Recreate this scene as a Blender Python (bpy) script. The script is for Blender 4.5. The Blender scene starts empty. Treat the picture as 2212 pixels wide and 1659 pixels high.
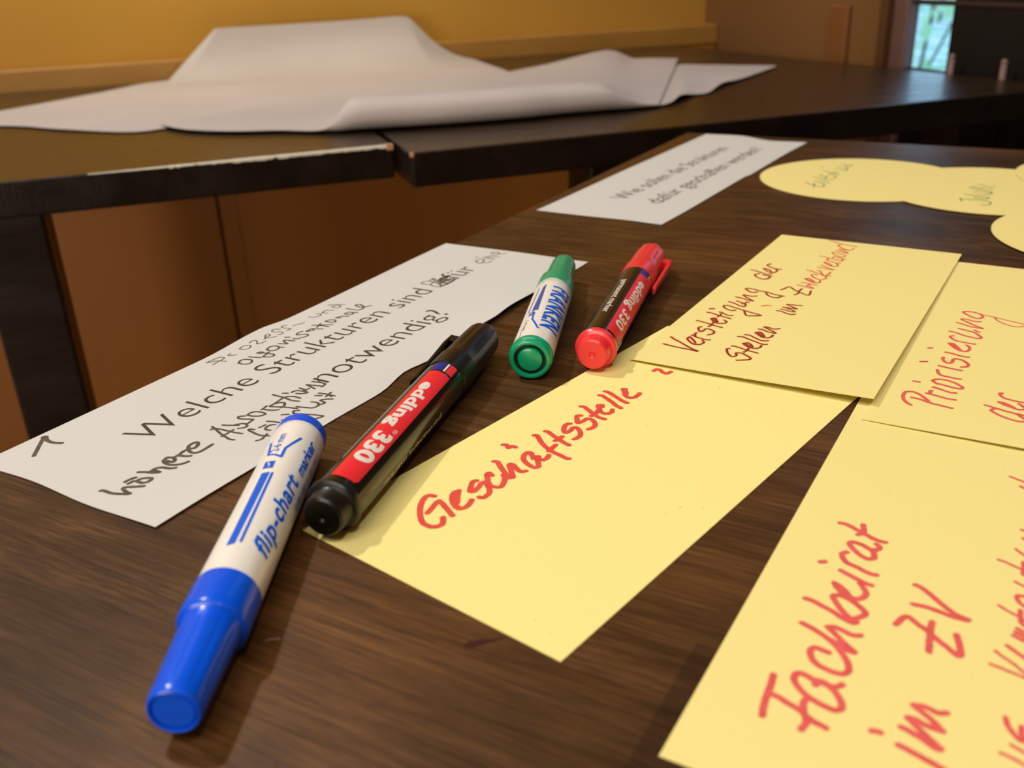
import bpy, bmesh, math, random
import numpy as np
from mathutils import Vector, Matrix
R = math.radians
sin, cos, pi = math.sin, math.cos, math.pi
scn = bpy.context.scene
COL = scn.collection
TZ = 0.75                                   # height of the table tops

# ---------------------------------------------------------------- camera
cam_d = bpy.data.cameras.new('camera')
cam = bpy.data.objects.new('camera', cam_d); COL.objects.link(cam)
PITCH, ROLL = 0.4202, -0.0402
fw = Vector((0, cos(PITCH), -sin(PITCH))); rt0 = Vector((1, 0, 0)); up0 = rt0.cross(fw)
rt = rt0 * cos(ROLL) + up0 * sin(ROLL); up = up0 * cos(ROLL) - rt0 * sin(ROLL)
M = Matrix((rt, up, -fw)).transposed().to_4x4(); M.translation = (0, 0, TZ + 0.1518)
cam.matrix_world = M
cam_d.sensor_width = 36.0; cam_d.lens = 2060.8 / 2212 * 36.0
cam_d.clip_start = 0.01
cam_d.dof.use_dof = True; cam_d.dof.focus_distance = 0.365; cam_d.dof.aperture_fstop = 13.5
scn.camera = cam

# ---------------------------------------------------------------- world, lamps, exposure
world = bpy.data.worlds.new('sky'); scn.world = world; world.use_nodes = True
bg = world.node_tree.nodes['Background']
bg.inputs[0].default_value = (0.42, 0.70, 1.0, 1); bg.inputs[1].default_value = 2.1

def lamp(name, kind, loc, energy, color, size=0.1, rot=None, spot=None, blend=.6):
    d = bpy.data.lights.new(name, kind); d.energy = energy; d.color = color
    if kind == 'AREA': d.shape = 'DISK'; d.size = size
    else: d.shadow_soft_size = size
    if spot: d.spot_size = spot; d.spot_blend = blend
    o = bpy.data.objects.new(name, d); COL.objects.link(o); o.location = loc
    if rot is not None:
        o.rotation_euler = (Vector(rot) - Vector(loc)).to_track_quat('-Z', 'Y').to_euler()
    return o
LC = (1.0, .96, .885)
lamp('ceiling_lamp', 'SPOT', (-0.95, 1.05, 2.45), 66, LC, .045, (0.1, .4, .75), R(120), .8)
lamp('ceiling_lamp', 'SPOT', (0.45, -0.25, 2.50), 22, LC, .05, (0.1, .4, .75), R(120), .8)
lamp('ceiling_lamp', 'SPOT', (-1.3, -0.7, 2.50), 14, LC, .05, (0.0, .4, .75), R(120), .8)
lamp('wall_lamp', 'SPOT', (-0.28, 1.20, 1.55), 5.6, (1.0, .85, .30), .05, (-0.36, 1.61, .86), R(86), 1.0)
lamp('overhead_fill', 'AREA', (-0.6, -0.6, 2.55), 18, (1.0, .95, .86), 1.6, (-0.6, -0.6, 0))  # added broad fill from above, not a lamp of the room
lamp('panelling_fill', 'AREA', (-1.1, -1.7, .70), 32, (1.0, .86, .68), 1.1, (.1, 1.65, .5))  # added unseen fill, brightens the panelling under the dark tables
scn.view_settings.view_transform = 'Standard'; scn.view_settings.look = 'None'
scn.view_settings.exposure = 0.22; scn.view_settings.gamma = 1.0
scn.view_settings.use_curve_mapping = False

# ---------------------------------------------------------------- helpers
def setp(o, label=None, cat=None, group=None, kind=None):
    if label: o['label'] = label
    if cat: o['category'] = cat
    if group: o['group'] = group
    if kind: o['kind'] = kind
    return o
def mesh_obj(name, verts, faces, mat=None, parent=None, smooth=False):
    me = bpy.data.meshes.new(name); me.from_pydata([tuple(v) for v in verts], [], faces); me.update()
    if smooth: me.polygons.foreach_set('use_smooth', [True] * len(me.polygons))
    if mat: me.materials.append(mat)
    o = bpy.data.objects.new(name, me); COL.objects.link(o)
    if parent: o.parent = parent
    return o
def bm_obj(name, bm, mat=None, parent=None, smooth=False):
    me = bpy.data.meshes.new(name); bm.to_mesh(me); bm.free()
    if smooth: me.polygons.foreach_set('use_smooth', [True] * len(me.polygons))
    if mat: me.materials.append(mat)
    o = bpy.data.objects.new(name, me); COL.objects.link(o)
    if parent: o.parent = parent
    return o
def empty(name, loc=(0, 0, 0), rz=0.0):
    o = bpy.data.objects.new(name, None); COL.objects.link(o); o.empty_display_size = .02
    o.location = loc; o.rotation_euler = (0, 0, rz); return o
def box_bm(x0, x1, y0, y1, z0, z1, bev=0, seg=2, bm=None):
    b = bmesh.new()
    vs = [b.verts.new((x, y, z)) for x in (x0, x1) for y in (y0, y1) for z in (z0, z1)]
    for f in ((0, 1, 3, 2), (4, 6, 7, 5), (0, 4, 5, 1), (2, 3, 7, 6), (0, 2, 6, 4), (1, 5, 7, 3)):
        b.faces.new([vs[i] for i in f])
    if bev: bmesh.ops.bevel(b, geom=b.edges[:], offset=bev, segments=seg, affect='EDGES', profile=.5)
    bmesh.ops.recalc_face_normals(b, faces=b.faces[:])
    if bm is None: return b
    me = bpy.data.meshes.new('tmp'); b.to_mesh(me); b.free(); bm.from_mesh(me); bpy.data.meshes.remove(me); return bm

# ---------------------------------------------------------------- materials
def mat(name, color, rough=.5, coat=0.0, spec=.5, metallic=0.0, coat_rough=.08):
    m = bpy.data.materials.new(name); m.use_nodes = True
    b = m.node_tree.nodes['Principled BSDF']
    b.inputs['Base Color'].default_value = (*color, 1); b.inputs['Roughness'].default_value = rough
    b.inputs['Specular IOR Level'].default_value = spec; b.inputs['Metallic'].default_value = metallic
    b.inputs['Coat Weight'].default_value = coat; b.inputs['Coat Roughness'].default_value = coat_rough
    return m
def nodes(m): return m.node_tree.nodes, m.node_tree.links, m.node_tree.nodes['Principled BSDF']
def noise_mat(name, c0, c1, scale=(40, 40, 40), rough=.6, detail=4, bump=.0, bscale=200, lo=.35, hi=.65, **k):
    """base colour wandering between two tones through stretched noise, plus an optional fine bump"""
    m = mat(name, c0, rough, **k); N, L, B = nodes(m)
    tc = N.new('ShaderNodeTexCoord'); mp = N.new('ShaderNodeMapping'); mp.inputs['Scale'].default_value = scale
    nz = N.new('ShaderNodeTexNoise'); nz.inputs['Scale'].default_value = 1; nz.inputs['Detail'].default_value = detail
    rp = N.new('ShaderNodeValToRGB'); rp.color_ramp.elements[0].position = lo; rp.color_ramp.elements[1].position = hi
    rp.color_ramp.elements[0].color = (*c0, 1); rp.color_ramp.elements[1].color = (*c1, 1)
    L.new(tc.outputs['Object'], mp.inputs['Vector']); L.new(mp.outputs[0], nz.inputs['Vector'])
    L.new(nz.outputs['Fac'], rp.inputs[0]); L.new(rp.outputs[0], B.inputs['Base Color'])
    if bump:
        n2 = N.new('ShaderNodeTexNoise'); n2.inputs['Scale'].default_value = bscale; n2.inputs['Detail'].default_value = 3
        bp = N.new('ShaderNodeBump'); bp.inputs['Strength'].default_value = bump; bp.inputs['Distance'].default_value = .001
        L.new(tc.outputs['Object'], n2.inputs['Vector']); L.new(n2.outputs['Fac'], bp.inputs['Height']); L.new(bp.outputs[0], B.inputs['Normal'])
    return m
def paper_mat(name, base, speck, amount=.0, bump=.15):
    m = mat(name, base, .85, spec=.25); N, L, B = nodes(m)
    tc = N.new('ShaderNodeTexCoord')
    nz = N.new('ShaderNodeTexNoise'); nz.inputs['Scale'].default_value = 520; nz.inputs['Detail'].default_value = 2
    rp = N.new('ShaderNodeValToRGB'); rp.color_ramp.elements[0].position = .725 - amount; rp.color_ramp.elements[1].position = .78 - amount
    rp.color_ramp.elements[0].color = (*base, 1); rp.color_ramp.elements[1].color = (*speck, 1)
    mp = N.new('ShaderNodeMapping'); mp.inputs['Scale'].default_value = (1, 1.9, 1)
    L.new(tc.outputs['Object'], mp.inputs['Vector']); L.new(mp.outputs[0], nz.inputs['Vector'])
    L.new(nz.outputs['Fac'], rp.inputs[0]); L.new(rp.outputs[0], B.inputs['Base Color'])
    n2 = N.new('ShaderNodeTexNoise'); n2.inputs['Scale'].default_value = 900; n2.inputs['Detail'].default_value = 3
    bp = N.new('ShaderNodeBump'); bp.inputs['Strength'].default_value = bump; bp.inputs['Distance'].default_value = .0003
    L.new(tc.outputs['Object'], n2.inputs['Vector']); L.new(n2.outputs['Fac'], bp.inputs['Height']); L.new(bp.outputs[0], B.inputs['Normal'])
    return m
def wood_mat(name, dark, mid, light, rough=.4, sx=9, sy=150, coat=.0, streak=1.0, worn=True):
    """veneer with the grain along local X: long streaks, fine pores, worn pale patches and one darker square-cornered area"""
    m = mat(name, mid, rough, coat=coat, spec=.2 if worn else .5); N, L, B = nodes(m)
    tc = N.new('ShaderNodeTexCoord')
    def noise(scale, detail=5, dist=0.0, rough_=.6):
        mp = N.new('ShaderNodeMapping'); mp.inputs['Scale'].default_value = scale
        n = N.new('ShaderNodeTexNoise'); n.inputs['Scale'].default_value = 1; n.inputs['Detail'].default_value = detail
        n.inputs['Distortion'].default_value = dist; n.inputs['Roughness'].default_value = rough_
        L.new(tc.outputs['Object'], mp.inputs['Vector']); L.new(mp.outputs[0], n.inputs['Vector']); return n
    def ramp(src, stops):
        r = N.new('ShaderNodeValToRGB'); e = r.color_ramp.elements
        while len(e) < len(stops): e.new(.5)
        for i, (p, c) in enumerate(stops): e[i].position = p; e[i].color = (*c, 1)
        L.new(src, r.inputs[0]); return r
    def mix(kind, fac, a, b):
        x = N.new('ShaderNodeMix'); x.data_type = 'RGBA'; x.blend_type = kind
        if isinstance(fac, float): x.inputs[0].default_value = fac
        else: L.new(fac, x.inputs[0])
        L.new(a, x.inputs[6])
        if isinstance(b, tuple): x.inputs[7].default_value = (*b, 1)
        else: L.new(b, x.inputs[7])
        return x.outputs[2]
    g = noise((sx, sy, 20), 8, .25, .68)
    base = ramp(g.outputs['Fac'], [(.26, dark), (.50, mid), (.78, light)]).outputs[0]
    if worn:
        f2 = noise((38, 620, 30), 6, .3, .7)
        fine = ramp(f2.outputs['Fac'], [(.28, (.46, .44, .42)), (.5, (1, 1, 1)), (.72, (1.62, 1.56, 1.48))])
        base = mix('MULTIPLY', .9, base, fine.outputs[0])
        big = noise((5.5, 11, 6), 3, .6)
        bigr = ramp(big.outputs['Fac'], [(.34, (.66, .66, .64)), (.5, (1, 1, 1)), (.66, (1.42, 1.36, 1.28))])
        base = mix('MULTIPLY', 1.0, base, bigr.outputs[0])
        w = noise((11, 26, 9), 5, .9); wf = noise((55, 760, 9), 6, .4, .7)
        mm = N.new('ShaderNodeMath'); mm.operation = 'MULTIPLY'
        a = ramp(w.outputs['Fac'], [(.50, (0, 0, 0)), (.66, (1, 1, 1))]); b = ramp(wf.outputs['Fac'], [(.45, (0, 0, 0)), (.60, (.75, .75, .75))])
        L.new(a.outputs[0], mm.inputs[0]); L.new(b.outputs[0], mm.inputs[1])
        base = mix('MIX', mm.outputs[0], base, tuple(min(1, c * 1.5) for c in light))
    p = noise((45, 2200, 30), 4, 0)
    pores = ramp(p.outputs['Fac'], [(.38, (.50, .48, .46)), (.5, (1, 1, 1))])
    base = mix('MULTIPLY', .75 * streak, base, pores.outputs[0])
    L.new(base, B.inputs['Base Color'])
    rr = ramp(g.outputs['Fac'], [(.3, (rough - .06,) * 3), (.75, (rough + .12,) * 3)]); L.new(rr.outputs[0], B.inputs['Roughness'])
    bp = N.new('ShaderNodeBump'); bp.inputs['Strength'].default_value = .35; bp.inputs['Distance'].default_value = .0004
    L.new(p.outputs['Fac'], bp.inputs['Height']); L.new(bp.outputs[0], B.inputs['Normal'])
    return m, mix, base

M_wood, _mx, _base = wood_mat('walnut_veneer', (.043, .0180, .0046), (.074, .0325, .0092), (.118, .054, .0180), .40)
# square-cornered area near the front of the table, wood colour multiplied darker
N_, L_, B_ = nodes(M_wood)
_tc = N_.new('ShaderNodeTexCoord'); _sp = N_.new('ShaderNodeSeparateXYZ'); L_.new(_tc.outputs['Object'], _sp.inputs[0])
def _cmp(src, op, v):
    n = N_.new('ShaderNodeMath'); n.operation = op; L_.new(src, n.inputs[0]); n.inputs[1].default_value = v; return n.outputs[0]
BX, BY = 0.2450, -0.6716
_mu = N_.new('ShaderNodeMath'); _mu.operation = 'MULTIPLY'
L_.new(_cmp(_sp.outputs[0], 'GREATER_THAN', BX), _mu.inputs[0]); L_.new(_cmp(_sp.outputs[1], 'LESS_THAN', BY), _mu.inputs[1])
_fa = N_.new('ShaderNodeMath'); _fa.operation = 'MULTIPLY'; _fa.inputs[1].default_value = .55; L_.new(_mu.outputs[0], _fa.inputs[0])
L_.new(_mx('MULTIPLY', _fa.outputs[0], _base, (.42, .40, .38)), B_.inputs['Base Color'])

M_black, _, _ = wood_mat('black_stained_wood', (.0055, .0032, .0026), (.008, .0048, .0038), (.013, .008, .006), .27, 5, 60, coat=.12, streak=.3, worn=False)
M_black.node_tree.nodes['Principled BSDF'].inputs['Specular IOR Level'].default_value = .3
M_blacktop, _, _ = wood_mat('dark_brown_table_surface', (.018, .0095, .0045), (.028, .015, .0070), (.042, .023, .011), .26, 5, 60, coat=.12, streak=.3, worn=False)
M_edge = mat('worn_varnish_highlight', (.62, .60, .52), .28, coat=.5)  # pale colour carries the highlight along the worn edge
M_chip = mat('bare_wood_chip', (.45, .22, .12), .6)
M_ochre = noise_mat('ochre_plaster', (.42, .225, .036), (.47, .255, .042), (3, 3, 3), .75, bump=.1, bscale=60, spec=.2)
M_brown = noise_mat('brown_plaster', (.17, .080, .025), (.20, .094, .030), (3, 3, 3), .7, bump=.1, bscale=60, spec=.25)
M_wains = noise_mat('painted_wood_panel', (.30, .108, .018), (.34, .127, .023), (8, 8, 1.2), .5, spec=.3)
M_ledge = noise_mat('ochre_painted_ledge', (.34, .165, .030), (.38, .19, .036), (8, 8, 8), .5)
M_seamtrim = mat('orange_brown_batten', (.19, .070, .016), .55)
M_frame = noise_mat('red_brown_door_frame', (.11, .055, .046), (.14, .070, .058), (6, 6, 20), .45)
M_trimdark = mat('dark_orange_brown_trim', (.085, .032, .008), .5)
M_darkleaf = mat('dark_door_wood', (.0045, .003, .0028), .6, spec=.3)
M_bar = mat('dark_red_crossbar', (.030, .012, .008), .55)
M_rod = mat('rosy_brown_wood', (.20, .115, .10), .5)
M_floor, _, _ = wood_mat('dark_floor_boards', (.16, .075, .028), (.24, .115, .045), (.32, .16, .065), .5, 3, 25, worn=False)
M_ceil = mat('cream_ceiling', (.55, .44, .28), .8)
M_yellow = paper_mat('yellow_card', (.93, .81, .305), (.55, .46, .17))
M_yellow2 = paper_mat('yellow_card_soft', (.88, .765, .295), (.70, .59, .21))
M_white = paper_mat('white_card', (.63, .625, .60), (.59, .58, .56), bump=.08)
M_flip = noise_mat('flip_chart_paper', (.45, .405, .40), (.49, .445, .44), (4, 4, 4), .8, spec=.2)
M_inkred = noise_mat('red_marker_ink', (.78, .090, .065), (.72, .070, .050), (260, 260, 10), .6, spec=.3)
M_inkrose = noise_mat('rosy_red_marker_ink', (.80, .130, .120), (.72, .100, .090), (260, 260, 10), .6, spec=.3)
M_inkdark = noise_mat('black_over_red_ink', (.10, .022, .008), (.20, .035, .012), (300, 300, 10), .6, spec=.3)
M_inkgrey = noise_mat('brownish_black_marker_ink', (.070, .056, .040), (.115, .092, .066), (260, 260, 10), .6, spec=.3)
M_print = mat('printed_toner', (.035, .035, .022), .5)
M_inkgreen = mat('green_marker_ink', (.045, .20, .07), .6)
M_glass = bpy.data.materials.new('window_glass'); M_glass.use_nodes = True
_b = M_glass.node_tree.nodes['Principled BSDF']; _b.inputs['Transmission Weight'].default_value = 1; _b.inputs['Roughness'].default_value = 0; _b.inputs['IOR'].default_value = 1.01

def plastic(name, c, rough=.22, coat=.5): return mat(name, c, rough, coat=coat, coat_rough=.1)
P_blue = mat('blue_plastic', (.0, .095, .86), .25, coat=.12, spec=.35, coat_rough=.1); P_green = plastic('green_plastic', (.0, .36, .17), .24, .2)
P_green_shade = plastic('shaded_green_plastic', (.002, .045, .018), .5, .1)  # darker copy of the green, puts shade into the plug recess
P_red = plastic('red_plastic', (.86, .034, .042), .3, .2); P_black = plastic('black_plastic', (.0045, .0038, .003), .36, .08)
P_blackb = plastic('black_film_sleeve', (.010, .0075, .0055), .2, .35)
P_white = plastic('white_barrel', (.90, .88, .82), .26, .3)
I_blue = mat('blue_print', (.0, .115, .74), .4, spec=.3); I_navy = mat('navy_print', (.035, .09, .40), .35)
I_red = mat('red_label_print', (.82, .026, .036), .4, spec=.35); I_white = mat('white_print', (.80, .76, .70), .4)
I_flag = mat('blue_flag_print', (.015, .02, .27), .35); I_yel = mat('yellow_print', (.62, .56, .20), .4)
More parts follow.
